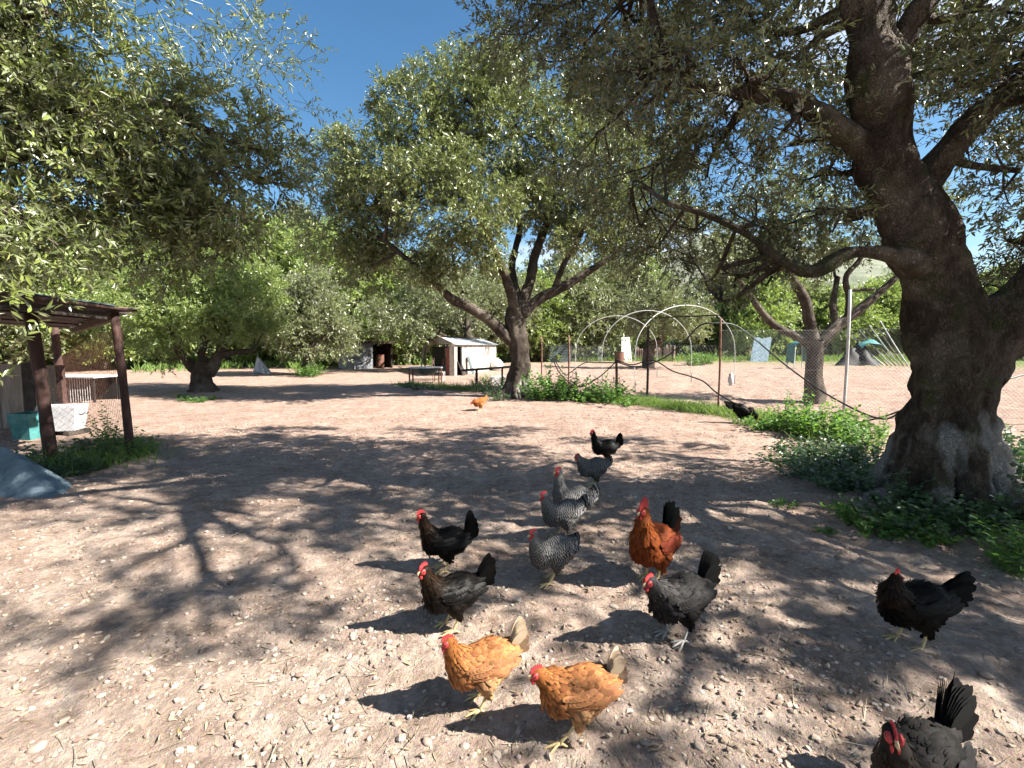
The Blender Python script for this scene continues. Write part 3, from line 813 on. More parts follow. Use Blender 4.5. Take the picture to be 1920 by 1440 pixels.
tree('olive_tree', 'low forked olive standing beyond the wooden pole shelter', b, stems, slobes, M['leaf_green'], M['bark_mid'], per_m2=480, clump=12, nl=10, L=0.12, W=0.046, tl=0.32, hang=0.1,
     simple_leaf=True, ridge=.14, group='olive trees of the yard', sides=34, flute=0.18)

# --- small olive with leafy foot left of the tin shed
b = G(577, 704)
D3 = b.y
stems = [([Vector((b.x, b.y, -.1)), P(574, 690, D3), P(580, 665, D3), P(586, 650, D3), P(588, 620, D3)], [.3, .24, .22, .2, .12]), px_stem([(583, 658, D3, .14), (600, 640, D3, .1), (625, 610, D3, .06)]), px_stem([(582, 655, D3, .14), (560, 640, D3, .1), (545, 600, D3, .06)])]
slobes = pl([(565, 590, 24.5, 1.6), (612, 605, 24.8, 1.3), (535, 630, 24, 1.2), (600, 550, 25, 1.3), (640, 635, 25, .9), (575, 640, 24, .9), (520, 590, 25, 1.0), (550, 545, 25.5, 1.0)])
tree('olive_tree', 'small dense olive beside the tin shed with leafy shoots at its foot', b, stems, slobes, M['leaf_grey'], M['bark_far'], per_m2=260, clump=10, nl=9, L=0.17, W=0.07, tl=0.4, hang=0.1, simple_leaf=True, group='olive trees of the yard', sides=14)

# --- leaning olive in front of the white hen house
b = G(886, 688)
D4 = b.y
stems = [([Vector((b.x, b.y, -.1)), P(884, 665, D4), P(881, 640, D4), P(876, 620, D4), P(878, 595, D4), P(890, 560, D4)], [.42, .34, .3, .27, .2, .12]), px_stem([(878, 622, D4, .18), (860, 600, D4, .13), (855, 580, D4, .1), (830, 560, D4, .06)]), px_stem([(880, 610, D4, .16), (900, 590, D4, .11), (920, 570, D4, .06)]),
         px_stem([(872, 655, D4, .15), (850, 640, D4 - .3, .11), (825, 625, D4 - .5, .09), (790, 610, D4 - .6, .05)])]
slobes = pl([(760, 595, 27, 1.3), (820, 565, 28, 1.6), (880, 550, 28.5, 1.6), (930, 585, 28.5, 1.4), (700, 600, 28, 1.1), (790, 530, 30, 1.5), (730, 560, 29, 1.3), (960, 550, 30, 1.4), (790, 630, 26.5, .7)])
tree('olive_tree', 'leaning olive growing against the white walled hen house', b, stems, slobes, M['leaf_grey'], M['bark_mid'], per_m2=190, clump=9, nl=9, L=0.18, W=0.065, tl=0.45, hang=-0.05, simple_leaf=True, group='olive trees of the yard', sides=14)

# --- pruned olive inside the wire fence
b = G(1525, 757)
D5 = b.y
stems = [([Vector((b.x, b.y, -.1)), P(1525, 745, D5), P(1524, 700, D5), P(1528, 665, D5), P(1530, 640, D5)], [.31, .25, .2, .205, .2]),
         px_stem([(1522, 645, D5, .14), (1490, 630, D5, .1), (1450, 608, D5 - .1, .09), (1425, 580, D5 - .2, .08), (1400, 545, D5 - .3, .06), (1370, 500, D5 - .3, .04)]),
         px_stem([(1524, 640, D5, .17), (1518, 600, D5, .14), (1505, 555, D5, .12), (1480, 515, D5, .1), (1455, 480, D5, .06)]),
         px_stem([(1538, 645, D5, .16), (1565, 615, D5, .14), (1600, 590, D5, .12), (1635, 560, D5, .1), (1665, 535, D5, .08), (1700, 500, D5, .05)]),
         px_stem([(1590, 595, D5, .09), (1592, 560, D5 + .1, .075), (1586, 520, D5 + .1, .07), (1610, 490, D5 + .1, .06), (1630, 455, D5 + .1, .04)]),
         px_stem([(1568, 612, D5, .1), (1562, 570, D5 + .2, .08), (1570, 520, D5 + .4, .06)]), px_stem([(1592, 545, D5 + .1, .04), (1640, 542, D5, .035)])]
slobes = pl([(1400, 470, 12.4, .9), (1510, 420, 12.8, 1.1), (1620, 430, 12.8, 1.0), (1690, 490, 12.2, .6), (1340, 480, 12.6, .7), (1560, 480, 13, .6), (1450, 400, 13.4, 1.1), (1700, 400, 13, 1.0), (1460, 500, 12.2, .4)])
tree('olive_tree', 'pruned olive with bare spreading limbs inside the wire fence', b, stems, slobes, M['leaf_main'], M['bark_mid'], per_m2=380, clump=10, nl=10, L=0.10, W=0.034, tl=0.3, hang=0.05, simple_leaf=True, group='olive trees of the yard', sides=20)

# --- olive beyond the pipe hoops
b = G(1215, 690)
D6 = b.y
stems = [([Vector((b.x, b.y, -.1)), P(1216, 670, D6), P(1220, 650, D6), P(1238, 638, D6), P(1244, 620, D6), P(1250, 590, D6)], [.42, .33, .3, .27, .2, .1]), px_stem([(1220, 650, D6, .16), (1212, 630, D6, .12), (1200, 605, D6, .07)])]
slobes = pl([(1240, 590, 31, 1.5), (1290, 602, 31, 1.2), (1200, 600, 31, 1.1), (1250, 560, 31.5, 1.4), (1310, 570, 32, 1.0), (1190, 570, 32, 1.0)])
tree('olive_tree', 'round olive with crooked trunk seen through the pipe hoops', b, stems, slobes, M['leaf_grey'], M['bark_far'], per_m2=230, clump=10, nl=9, L=0.18, W=0.07, tl=0.45, hang=0.05, simple_leaf=True, group='olive trees of the yard', sides=14)

# --- background trees: four kinds copied around the plot
def bg_kind(seed, leaf, tall, wide, nlobe, L):
    st = rng.bit_generator.state
    lob = []
    for i in range(nlobe):
        a = i * 2.4 + seed
        q = (i + .5) / nlobe
        rr = wide * math.sin(math.pi * (0.22 + 0.7 * q)) * (0.55 + 0.45 * rng.random())
        lob.append((Vector((rr * math.cos(a), rr * math.sin(a), tall * (0.20 + 0.68 * q))), wide * rng.uniform(.42, .6)))
    lob.append((Vector((0, 0, tall * .55)), wide * .7))
    stm = [([Vector((0, 0, -.2)), Vector((.05, 0, tall * .12)), Vector((.1, .05, tall * .25)), Vector((0, 0, tall * .6))], [.34, .26, .22, .08])]
    for k in range(4):
        a = k * 1.57 + seed
        stm.append(([Vector((0.05, 0, tall * .17)), Vector((math.cos(a) * wide * .3, math.sin(a) * wide * .3, tall * .36)), Vector((math.cos(a) * wide * .6, math.sin(a) * wide * .6, tall * .5))], [.16, .11, .05]))
    return tree('background_tree', 'background tree', (0, 0, 0), stm, lob, leaf, M['bark_far'], per_m2=95, clump=9, nl=8, L=L, W=L * .42, tl=.5, hang=0.1, simple_leaf=True, sides=10)

def copy_tree(o, parent=None):
    c = o.copy()
    COL.objects.link(c)
    c.parent = parent
    for ch in o.children: copy_tree(ch, c)
    return c

kinds = [bg_kind(0.3, M['leaf_green'], 6.6, 2.7, 13, .26), bg_kind(1.1, M['leaf_green'], 8.2, 2.9, 15, .28), bg_kind(2.0, M['leaf_grey'], 5.6, 2.8, 12, .26), bg_kind(2.9, M['leaf_grey'], 7.4, 3.1, 14, .28)]
kind_word = ['bright green rounded', 'tall bright green', 'low grey-green', 'broad grey-green']
# (px, distance, kind, scale, where)
BG = [(-60, 24, 2, 1.0, 'behind the shelter roof at the picture edge'), (70, 27, 0, 1.0, 'behind the shelter\'s plank panel'), (190, 30, 0, 1.05, 'behind the shelter\'s slim end post'), (300, 33, 1, .95, 'behind the low forked olive\'s left limb'), (420, 34, 0, 1.15, 'behind the low forked olive\'s right limb'),
      (505, 36, 1, 1.0, 'above the hanging white cloth'), (650, 35, 0, 1.2, 'directly behind the tin shed'), (735, 38, 1, .95, 'behind the gap between the tin shed and hen house'), (810, 41, 2, 1.15, 'behind the hen house gable'), (915, 42, 3, .95, 'behind the hen house\'s white wall'), (1000, 44, 1, .85, 'just right of the big middle trunk'),
      (1065, 47, 2, 1.25, 'over the dark corrugated wall'), (1130, 50, 3, 1.05, 'behind the farthest pipe hoop'), (1200, 58, 1, 1.0, 'behind the white tapering board'), (1320, 60, 3, 1.0, 'behind the dark box on stilts'), (1400, 56, 0, 1.2, 'behind the blue-grey leaning sheet'), (1475, 62, 2, 1.5, 'behind the teal netted cage'), (1560, 58, 0, 1.1, 'left of the leaning pale poles'),
      (1640, 60, 1, 1.0, 'behind the leaning pale poles'), (1720, 62, 3, 1.1, 'hidden partly by the leaning olive trunk'), (1880, 56, 0, 1.2, 'right of the leaning olive trunk'), (2010, 50, 1, 1.0, 'past the right picture edge'), (560, 46, 3, 1.2, 'far behind the small dense olive'), (240, 42, 3, 1.25, 'far behind the shelter and the low olive'), (-40, 36, 1, 1.1, 'tall behind the shelter')]
used = set()
for i, (px, d, k, sc, where) in enumerate(BG):
    o = kinds[k] if k not in used else copy_tree(kinds[k])
    used.add(k)
    x = (px - 960) / FPX * d
    o.location = (x, d, gz(x, d))
    sc *= 1.28
    o.scale = (sc, sc, sc * (0.82 + 0.42 * rng.random()))
    o.rotation_euler = (0, 0, i * 1.9)
    tag(o, f'{kind_word[k]} tree {where}', 'tree', 'trees around the far edge of the plot')

# far wood between and behind the single trees
def far_wood():
    n = 430
    a = rng.uniform(R(-66), R(66), n)
    d = rng.uniform(68, 170, n)
    c = np.stack([np.sin(a) * d, np.cos(a) * d, rng.uniform(1.2, 4.8, n)], 1)
    TB, TD = [], []
    for q in c:
        m = 26
        TB.append(q + rng.normal(size=(m, 3)) * np.array([2.2, 2.2, 1.5])); TD.append(rand_dirs(m))
    V, Q = twig_leaves(np.concatenate(TB), np.concatenate(TD), np.full(n * 26, 1.2), 4, .95, .5, True)
    o = link('woods', fast_mesh('woods', V, Q, False), M['leaf_grey'])
    tag(o, 'far grey-green olive wood filling the gaps between nearer trees', 'woods', kind='stuff')
far_wood()

# ------------------------------------------------------------------ buildings, shelter, yard things
def V3(*a): return np.array(a, float)
def gp(px, py, z=0.0):
    g = G(px, py)
    return V3(g.x, g.y, g.z + z)

def corr_sheet(name, o, u, v, w, h, mat, parent, pitch=.08, amp=.012, along='v', thick=.004):
    """corrugated sheet: origin, unit width dir, unit height dir; ridges run along v or u"""
    o, u, v = V3(*o), nrm(V3(*u)), nrm(V3(*v))
    nn = nrm(np.cross(u, v))
    L_ = w if along == 'v' else h
    k = max(6, int(L_ / pitch * 4))
    t = np.linspace(0, L_, k)
    wave = amp * np.sin(t / pitch * 2 * math.pi)
    rows = []
    for sdn in (0, 1):
        for e in (0, 1):
            if along == 'v': rows.append(o + u * t[:, None] + v * (h * e) + nn * (wave + sdn * thick)[:, None])
            else: rows.append(o + v * t[:, None] + u * (w * e) + nn * (wave + sdn * thick)[:, None])
    V = np.concatenate(rows)
    i = np.arange(k - 1)
    Q = np.concatenate([np.stack([i, i + 1, i + 1 + k, i + k], 1), np.stack([i + 2 * k, i + 3 * k, i + 1 + 3 * k, i + 1 + 2 * k], 1)])
    return part(name, V, Q, mat, parent, True)

def sheet(name, grid, mat, parent, thick=.006):
    """cloth-like sheet from a (m,n,3) grid of points with thickness"""
    g = np.asarray(grid, float); m, n = g.shape[:2]
    du = np.gradient(g, axis=0); dv_ = np.gradient(g, axis=1)
    N = nrm(np.cross(du, dv_))
    V = np.concatenate([g.reshape(-1, 3), (g + N * thick).reshape(-1, 3)])
    i = np.arange(m - 1)[:, None]; j = np.arange(n - 1)[None]
    a = (i * n + j)
    Q = np.stack([a, a + 1, a + n + 1, a + n], -1).reshape(-1, 4)
    return part(name, V, np.concatenate([Q[:, ::-1], Q + m * n]), mat, parent, True)

# --- pole shelter on the left
P1, P0, PB = gp(246, 858), gp(97, 868), gp(118, 768)
A0 = V3(-5.35, 4.75, 0)
sh = thing('pole_shelter', 'open pole shelter with dark plank roof and red-brown posts', 'shelter', P1)
def post(pt, w, hgt, lean):
    V, Q, T = tube([pt + V3(0, 0, -.1), pt + V3(lean * .4, 0, hgt * .5), pt + V3(lean, 0, hgt)], [w, w * .96, w * .9], 9, 9, lump=.12, lscale=6)
    part('post', V, [Q, T], M['rust_wood'], sh, True)
post(P1, .052, 1.92, -.10)
post(P0, .072, 1.92, -.12)
post(PB, .085, 2.0, -.06)
post(V3(-10.2, 8.0, 0), .08, 1.95, 0)
post(V3(-6.4, 4.4, 0), .08, 1.95, 0)
e0, e1 = V3(P1[0] + .0, P1[1] + .06, 1.94), V3(-5.15, 4.55, 2.0)
f0, f1 = V3(-10.3, 11.3, 1.90), V3(-10.8, 8.0, 1.98)
beam('beam', e0 - V3(.1, .05, .05), f0 + V3(.05, 0, -.05), .09, .10, M['rust_wood'], sh)
beam('beam', e1 + V3(-.1, .1, -.05), f1 + V3(0, 0, -.05), .09, .10, M['dark_wood'], sh)
beam('beam', e0 + V3(-.12, -.2, -.06), e1 + V3(-.12, .1, -.06), .08, .09, M['dark_wood'], sh)
nb = 17
for i in range(nb):
    t = (i + .5) / nb
    a = e0 * (1 - t) + f0 * t; bq = e1 * (1 - t) + f1 * t
    dz = V3(0, 0, .015 + rng.uniform(0, .035))
    ext = nrm(bq - a) * rng.uniform(-.05, .15)
    wdt = np.linalg.norm(f0 - e0) / nb * rng.uniform(.92, 1.06)
    beam('roof_plank', a + dz - nrm(bq - a) * rng.uniform(.0, .10), bq + dz + ext, wdt, .028, M['dark_wood' if i % 5 else 'rust_wood'], sh, jit=.01)
beam('roof_plank', e0 + V3(-.2, -.1, .055), e0 + V3(.08, .16, .06), .13, .02, M['grey_wood'], sh, jit=.006)
corr_sheet('roof_sheet', e0 + V3(-.05, -.1, .075), (f0 - e0), (e1 - e0), 3.4, 1.3, M['zinc_green'], sh, .09, .014)
# wire netting between the posts
def netting(name, a, bq, z0, z1, cell, r, parent, mat=None, cross=True, both=True):
    a, bq = V3(*a), V3(*bq)
    u = bq - a; u[2] = 0; Lh = np.linalg.norm(u); u = u / Lh
    A_, B_ = [], []
    H_ = z1 - z0
    k = np.arange(-H_, Lh, cell)
    for s0 in k:
        for sgn in ((1, -1) if both else (1,)):
            x0, x1 = (s0, s0 + H_) if sgn > 0 else (s0 + H_, s0)
            t0, t1 = 0.0, 1.0
            dx = x1 - x0
            ts = sorted([(0 - x0) / dx, (Lh - x0) / dx])
            t0, t1 = max(t0, ts[0]), min(t1, ts[1])
            if t1 - t0 < .02: continue
            base = a * 1.0
            A_.append(a + u * (x0 + dx * t0) + V3(0, 0, z0 + H_ * t0)); B_.append(a + u * (x0 + dx * t1) + V3(0, 0, z0 + H_ * t1))
    if cross:
        for z in (z0 + .02, (z0 + z1) / 2, z1):
            A_.append(a + V3(0, 0, z)); B_.append(a + u * Lh + V3(0, 0, z))
    V, Q = stick_arrays(np.array(A_), np.array(B_), r, r)
    o = part(name, V, Q, mat or M['wire'], parent)
    o['kind'] = 'stuff'
    return o
netting('wire_netting', P0, P1, .05, 1.8, .09, .0012, sh, M['rust'])
netting('wire_netting', P1, PB, .05, 1.75, .16, .0012, sh, M['rust'])

# plank panel, tubs, cage, net heap
pp = thing('plank_screen', 'upright screen of weathered brown planks inside the pole shelter', 'screen', V3(-9.2, 8.9, 0))
pa, pb = V3(-10.6, 8.7, 0), gp(106, 806) + V3(0, .1, 0)
npk = 11
for i in range(npk):
    t = (i + .5) / npk
    c = pa * (1 - t) + pb * t
    hgt = 1.16 + rng.uniform(-.05, .05)
    wdt = np.linalg.norm((pb - pa)[:2]) / npk * .94
    d = nrm((pb - pa) * V3(1, 1, 0))
    V = beam_v(c + V3(0, 0, .0), c + V3(0, 0, hgt), wdt, .022, np.cross(d, (0, 0, 1)), .006)
    part('plank', V, BOXQ[:, ::-1], M['grey_wood' if i % 4 else 'dark_wood'], pp)
for z in (.3, .95):
    beam('rail', pa + V3(0, .03, z), pb + V3(0, .03, z), .03, .07, M['dark_wood'], pp)
beam('end_post', pb + V3(.06, 0, -.1), pb + V3(.05, 0, 1.15), .09, .09, M['rust_wood'], pp)

def tub(name, label, c, w, d, h, mat, cat, rz, group=None):
    """open crate with tapered walls, rim and floor"""
    t = thing(name, label, cat, c, group)
    ca, sa = math.cos(rz), math.sin(rz)
    def q(x, y, z): return V3(c[0] + x * ca - y * sa, c[1] + x * sa + y * ca, c[2] + z)
    rings = [(.84, 0), (1.0, h), (1.06, h), (1.06, h - .035), (.95, h - .005), (.8, .03)]
    V = [q(sx * w / 2 * s, sy * d / 2 * s, z) for s, z in rings for sx, sy in ((-1, -1), (1, -1), (1, 1), (-1, 1))]
    Q = [[0, 3, 2, 1]]
    for (r0, r1) in ((0, 3), (3, 2), (2, 4), (4, 5)):
        for j in range(4):
            k2 = (j + 1) % 4
            Q.append([r0 * 4 + j, r0 * 4 + k2, r1 * 4 + k2, r1 * 4 + j])
    Q.append([20, 21, 22, 23])
    part('body', np.array(V), np.array(Q), mat, t)
    for sx in (-1, 1):
        pts = [q(sx * w * .53, -.08, h * .8), q(sx * w * .58, -.06, h * .72), q(sx * w * .58, .06, h * .72), q(sx * w * .53, .08, h * .8)]
        pipe('handle', pts, .008, mat, t, 6, 10)
    return t
c = gp(122, 815); tub('feed_crate', 'whitish plastic feed crate between the two front shelter posts', c + V3(0, 0, .08), .50, .36, .42, M['white_sack'], 'crate', .25)
st = thing('crate_stand', 'low dark timber rest under the whitish feed crate', 'stand', c)
for dx in (-.2, .2): beam('block', c + V3(dx, -.2, .037), c + V3(dx, .22, .037), .09, .075, M['dark_wood'], st)
c = gp(58, 822); tub('feed_crate', 'teal plastic crate beside the thick shelter post', c, .36, .32, .42, M['teal'], 'crate', -.1)

c = gp(155, 752)
cg = thing('animal_cage', 'low black wire-fronted cage with pale lid behind the shelter', 'cage', c)
wx, wy, wz = 1.35, .8, .66
for sx in (-1, 0, 1):
    for sy in (-1, 1): beam('frame_post', c + V3(sx * wx / 2, sy * wy / 2, -.02), c + V3(sx * wx / 2, sy * wy / 2, wz), .05, .05, M['black'], cg)
part('back_panel', beam_v(c + V3(-wx / 2 + .03, wy / 2 - .03, wz / 2), c + V3(wx / 2 - .03, wy / 2 - .03, wz / 2), .012, wz - .05), BOXQ[:, ::-1], M['black'], cg)
part('side_panel', beam_v(c + V3(-wx / 4 - .16, -wy / 2 + .03, wz / 2), c + V3(-.03, -wy / 2 + .03, wz / 2), .012, wz - .08), BOXQ[:, ::-1], M['dark_wood'], cg)
part('lid', beam_v(c + V3(-wx / 2 - .12, 0, wz + .04), c + V3(wx / 2 + .1, 0, wz + .015), wy + .2, .035), BOXQ[:, ::-1], M['white_sack'], cg)
for i in range(9):
    x = .06 + i * .065
    beam('bar', c + V3(x, -wy / 2 - .01, 0), c + V3(x, -wy / 2 - .01, wz), .008, .008, M['post_grey'], cg)

def heap(name, label, cx, cy, rx, ry, h, mat, cat, seed, rot=0.0, ns=44, nr=16):
    """slumped soft heap draped to the ground"""
    t = thing(name, label, cat, V3(cx, cy, gz(cx, cy)))
    th = np.linspace(0, 2 * math.pi, ns, endpoint=False); rr = np.linspace(0, 1, nr)
    V = []
    for r in rr:
        for a in th:
            k = 1 + .16 * math.sin(3 * a + seed) + .10 * math.sin(5 * a + 2 * seed)
            x, y = rx * r * k * math.cos(a), ry * r * k * math.sin(a)
            x, y = x * math.cos(rot) - y * math.sin(rot), x * math.sin(rot) + y * math.cos(rot)
            V.append([cx + x, cy + y, 0])
    V = np.array(V)
    r = np.repeat(rr, ns)
    z = h * np.clip(1 - r ** 1.15, 0, 1) ** 1.15
    z = z * (1 + .35 * fbm(V * 3.3 + seed, 3, seed)) + .03 * fbm(V * 12, 2, seed) * (1 - r) 
    z = z + (.035 + .05 * h) * np.abs(np.sin(5 * V[:, 0] + 5 * V[:, 1] + 3 * fbm(V * 2, 2, seed))) * (1 - r)
    V[:, 2] = np.maximum(z, 0) + low_height(V[:, 0], V[:, 1]) - .02 + .028 * (r < 1)
    i = np.arange(nr - 1)[:, None]; j = np.arange(ns)[None]
    a = i * ns + j; bq = i * ns + (j + 1) % ns
    Q = np.stack([a, a + ns, bq + ns, bq], -1).reshape(-1, 4)
    part('cloth', V, Q, mat, t, True)
    return t
g = gp(10, 925)
heap('net_heap', 'heap of blue-grey netting slumped at the left edge before the shelter', g[0] - .15, g[1] + .12, .72, .40, .42, M['blue_tarp'], 'netting', 2, -.1)

# --- tin shed
def tin_shed():
    a = gp(664, 693); bq = gp(736, 690)
    t = thing('tin_shed', 'small tin shed with pale corrugated front and dark open doorway', 'shed', a)
    u = nrm((bq - a) * V3(1, 1, 0)); n_ = V3(-u[1], u[0], 0)
    w, h, dp = np.linalg.norm(bq - a), 1.62, 1.9
    corr_sheet('front_panel', a, u, (0, 0, 1), w * .22, h, M['zinc'], t, .09, .014, 'u')
    corr_sheet('front_panel', a + u * w * .2 - n_ * .03, u, (0, 0, 1), w * .26, h + .02, M['zinc'], t, .08, .014, 'v')
    corr_sheet('side_panel', a + n_ * dp, -n_, (0, 0, 1), dp, h, M['zinc'], t, .09, .014, 'u')
    corr_sheet('side_panel', a + u * w, n_, (0, 0, 1), dp, h, M['dark_wood'], t, .09, .014, 'u')
    corr_sheet('back_panel', a + n_ * dp, u, (0, 0, 1), w, h, M['zinc_green'], t, .09, .014, 'u')
    for q in (a + u * .03 + n_ * .05, a + u * (w * .47) + n_ * .05, a + u * (w - .04) + n_ * .03, a + n_ * (dp - .06) + u * .05, a + u * (w - .06) + n_ * (dp - .06)):
        beam('post', q + V3(0, 0, -.05), q + V3(0, 0, h), .08, .08, M['dark_wood'], t)
    rf = part('roof', beam_v(a + n_ * -.25 + u * (w / 2) + V3(0, 0, h + .12), a + n_ * (dp + .2) + u * (w / 2) + V3(0, 0, h + .02), w + .22, .07), BOXQ[:, ::-1], M['black'], t)
    beam('fascia', a - n_ * .28 - u * .12 + V3(0, 0, h + .06), a - n_ * .28 + u * (w + .12) + V3(0, 0, h + .10), .03, .13, M['rust_wood'], t)
    c = a + u * w * .78 + n_ * .5
    bt = thing('oil_drum', 'rusty red drum inside the tin shed doorway', 'barrel', c)
    pts = [c, c + V3(0, 0, .28), c + V3(0, 0, .29), c + V3(0, 0, .31), c + V3(0, 0, .58), c + V3(0, 0, .59), c + V3(0, 0, .61), c + V3(0, 0, .86)]
    V, Q, T = tube(pts, [.27, .27, .285, .27, .27, .285, .27, .27], 20, 29)
    part('body', V, [Q, T], M['rust'], bt, True)
    V, Q, T = tube([c + V3(0, 0, .845), c + V3(0, 0, .875)], [.28, .28], 20, 3)
    part('rim', V, [Q, T], M['red_paint'], bt, True)
tin_shed()

# --- cloth hanging from a branch
def hanging_cloth():
    b_ = gp(488, 700)
    t = thing('hanging_cloth', 'pale cloth gathered at the top and hanging beside the low olive', 'cloth', b_)
    top = b_ + V3(-.1, 0, .86)
    k, m = 26, 12
    g = np.zeros((m, k, 3))
    for i in range(m):
        s = i / (m - 1)
        for j in range(k):
            a = 2 * math.pi * j / (k - 1)
            r = .03 + .36 * s * (1 + .32 * math.sin(7 * a + 2 * s))
            g[i, j] = top + V3(math.cos(a) * r + .22 * s, math.sin(a) * r * .6, -.82 * s + .08 * math.sin(a * 2) * s)
    sheet('cloth', g, M['white_sack'], t, .008)
    pipe('tie_cord', [top + V3(0, 0, -.03), top + V3(.02, 0, .18), top + V3(.03, 0, .34)], [.035, .012, .008], M['grey_wood'], t, 6, 8)
hanging_cloth()

# --- white hen house made of salvaged parts
def hen_house():
    c0 = gp(848, 706); r1 = gp(928, 692); l1 = gp(800, 693)
    t = thing('hen_house', 'patched hen house with white wall, red door and tin roof', 'hen house', c0)
    u = nrm((r1 - c0) * V3(1, 1, 0)); v = nrm((l1 - c0) * V3(1, 1, 0))
    W_, D_ = np.linalg.norm(r1 - c0), np.linalg.norm(l1 - c0) + .5
    h = 1.55
    n_ = nrm(V3(u[1], -u[0], 0))
    def wallq(name, p0, p1, z0, z1, th, mat):
        return part(name, beam_v(p0 + V3(0, 0, (z0 + z1) / 2), p1 + V3(0, 0, (z0 + z1) / 2), th, z1 - z0), BOXQ[:, ::-1], mat, t)
    wallq('pillar', c0 - u * .02, c0 + u * .38, -.05, h, .26, M['stone_wall'])
    wallq('door', c0 + u * .46 - n_ * .02, c0 + u * 1.15 - n_ * .02, .08, 1.42, .05, M['zinc'])
    wallq('side_wall', c0 + u * 1.22, c0 + u * W_, -.05, h - .02, .16, M['plaster'])
    wallq('lintel', c0 + u * .38, c0 + u * 1.22, 1.45, h - .01, .14, M['plaster'])
    p = c0 + v * .05
    for k, (s0, w0, h0, mt) in enumerate(((.9, .16, 1.25, 'grey_wood'), (1.25, .3, 1.05, 'zinc_green'), (1.75, .12, 1.5, 'dark_wood'), (2.1, .35, .8, 'rust'))):
        q = c0 + v * s0 + nrm(V3(-c0[0], -c0[1], 0)) * (.35 + .1 * k)
        part('leaning_board', beam_v(q, q + V3(.1, .35, h0), w0, .03, (0, 1, 0), .01), BOXQ[:, ::-1], M[mt], t)
    for k, (s0, w0, h0, mt) in enumerate(((.55, .5, .3, 'dark_wood'), (1.9, .4, .5, 'zinc_green'))):
        q = c0 + u * s0 + n_ * .45
        part('leaning_board', beam_v(q, q - n_ * .3 + V3(0, 0, h0 + .4), w0, .03, tuple(n_), .01), BOXQ[:, ::-1], M[mt], t)
    m_ = nrm(V3(v[1], -v[0], 0)); m_ = m_ if np.dot(m_, -c0) > 0 else -m_
    # the gable side: posts, leaning red door, black panel standing in for shade inside
    wallq('red_door', p + v * .10 + m_ * .10, p + v * .48 + m_ * .16, 0, 1.36, .045, M['red_paint'])
    wallq('board', p + v * .55 + m_ * .05, p + v * .68 + m_ * .05, 0, 1.45, .04, M['dark_wood'])
    for k in range(4):
        q = p + v * (.75 + k * .2)
        wallq('slat', q + m_ * .03, q + v * .05 + m_ * .03, .25, 1.35, .03, M['grey_wood'])
    wallq('back_panel', p + v * .1 - m_ * .5, p + v * (D_ - .05) - m_ * .5, 0, 1.4, .05, M['black'])
    wallq('end_post', p + v * (D_ - .02), p + v * (D_ + .08), 0, 1.5, .09, M['grey_wood'])
    beam('brace', p + v * (D_ - .5) + m_ * .35 + V3(0, 0, .05), p + v * (D_ - .15) + m_ * .03 + V3(0, 0, 1.5), .05, .05, M['post_grey'], t)
    # gable boards and roof
    ap = c0 + v * (D_ * .45) + V3(0, 0, h + .42)
    gl, gr_ = c0 + v * (D_ + .1) + V3(0, 0, h - .05), c0 - v * .15 + V3(0, 0, h)
    part('gable', np.array([gl, gr_, ap, gl - m_ * .05, gr_ - m_ * .05, ap - m_ * .05]), [np.array([[0, 1, 4, 3], [1, 2, 5, 4], [2, 0, 3, 5]]), np.array([[0, 2, 1], [3, 4, 5]])], M['stone_wall'], t)
    for e in (gl, gr_):
        d = nrm(e - ap)
        beam('rafter', ap + m_ * .05 + V3(0, 0, .03), e + d * .2 + m_ * .05 + V3(0, 0, .03), .05, .07, M['grey_wood'], t)
    ridge = ap + u * W_
    er = gr_ + V3(0, 0, .02)
    corr_sheet('roof_sheet', er - n_ * -.05 + n_ * .12 + V3(0, 0, -.06), u, (ap - er), W_ + .1, np.linalg.norm(ap - er) + .05, M['zinc'], t, .16, .022, 'u')
    corr_sheet('roof_sheet', gl + V3(0, 0, .04), u, (ap - gl), W_, np.linalg.norm(ap - gl), M['dark_wood'], t, .16, .02, 'u')
    # tan awning at the side
    a0, a1 = gl + m_ * .1 + V3(0, 0, -.02), gl + u * .9 + V3(0, 0, .05)
    g = np.zeros((7, 7, 3))
    for i in range(7):
        for j in range(7):
            s, q = i / 6, j / 6
            g[i, j] = a0 * (1 - q) + a1 * q + v * s * 1.15 + V3(0, 0, -.55 * s - .12 * math.sin(math.pi * s) - .10 * math.sin(math.pi * q))
    sheet('awning', g, M['tan_tarp'], t)
    c = gp(931, 694)
    V, Q, T = ellipsoid(c + V3(0, .1, .3), (.42, .4, .42), 20, 12, lump=.05)
    w = thing('water_tank', 'round white water tank beside the hen house end wall', 'tank', c)
    V[:, 2] = np.maximum(V[:, 2], c[2] + .01)
    part('body', V, [Q, T], M['white_paint'], w, True)
    V, Q, T = tube([c + V3(0, .1, .70), c + V3(0, .1, .76)], [.12, .12], 14, 3)
    part('cap', V, [Q, T], M['white_paint'], w, True)
hen_house()

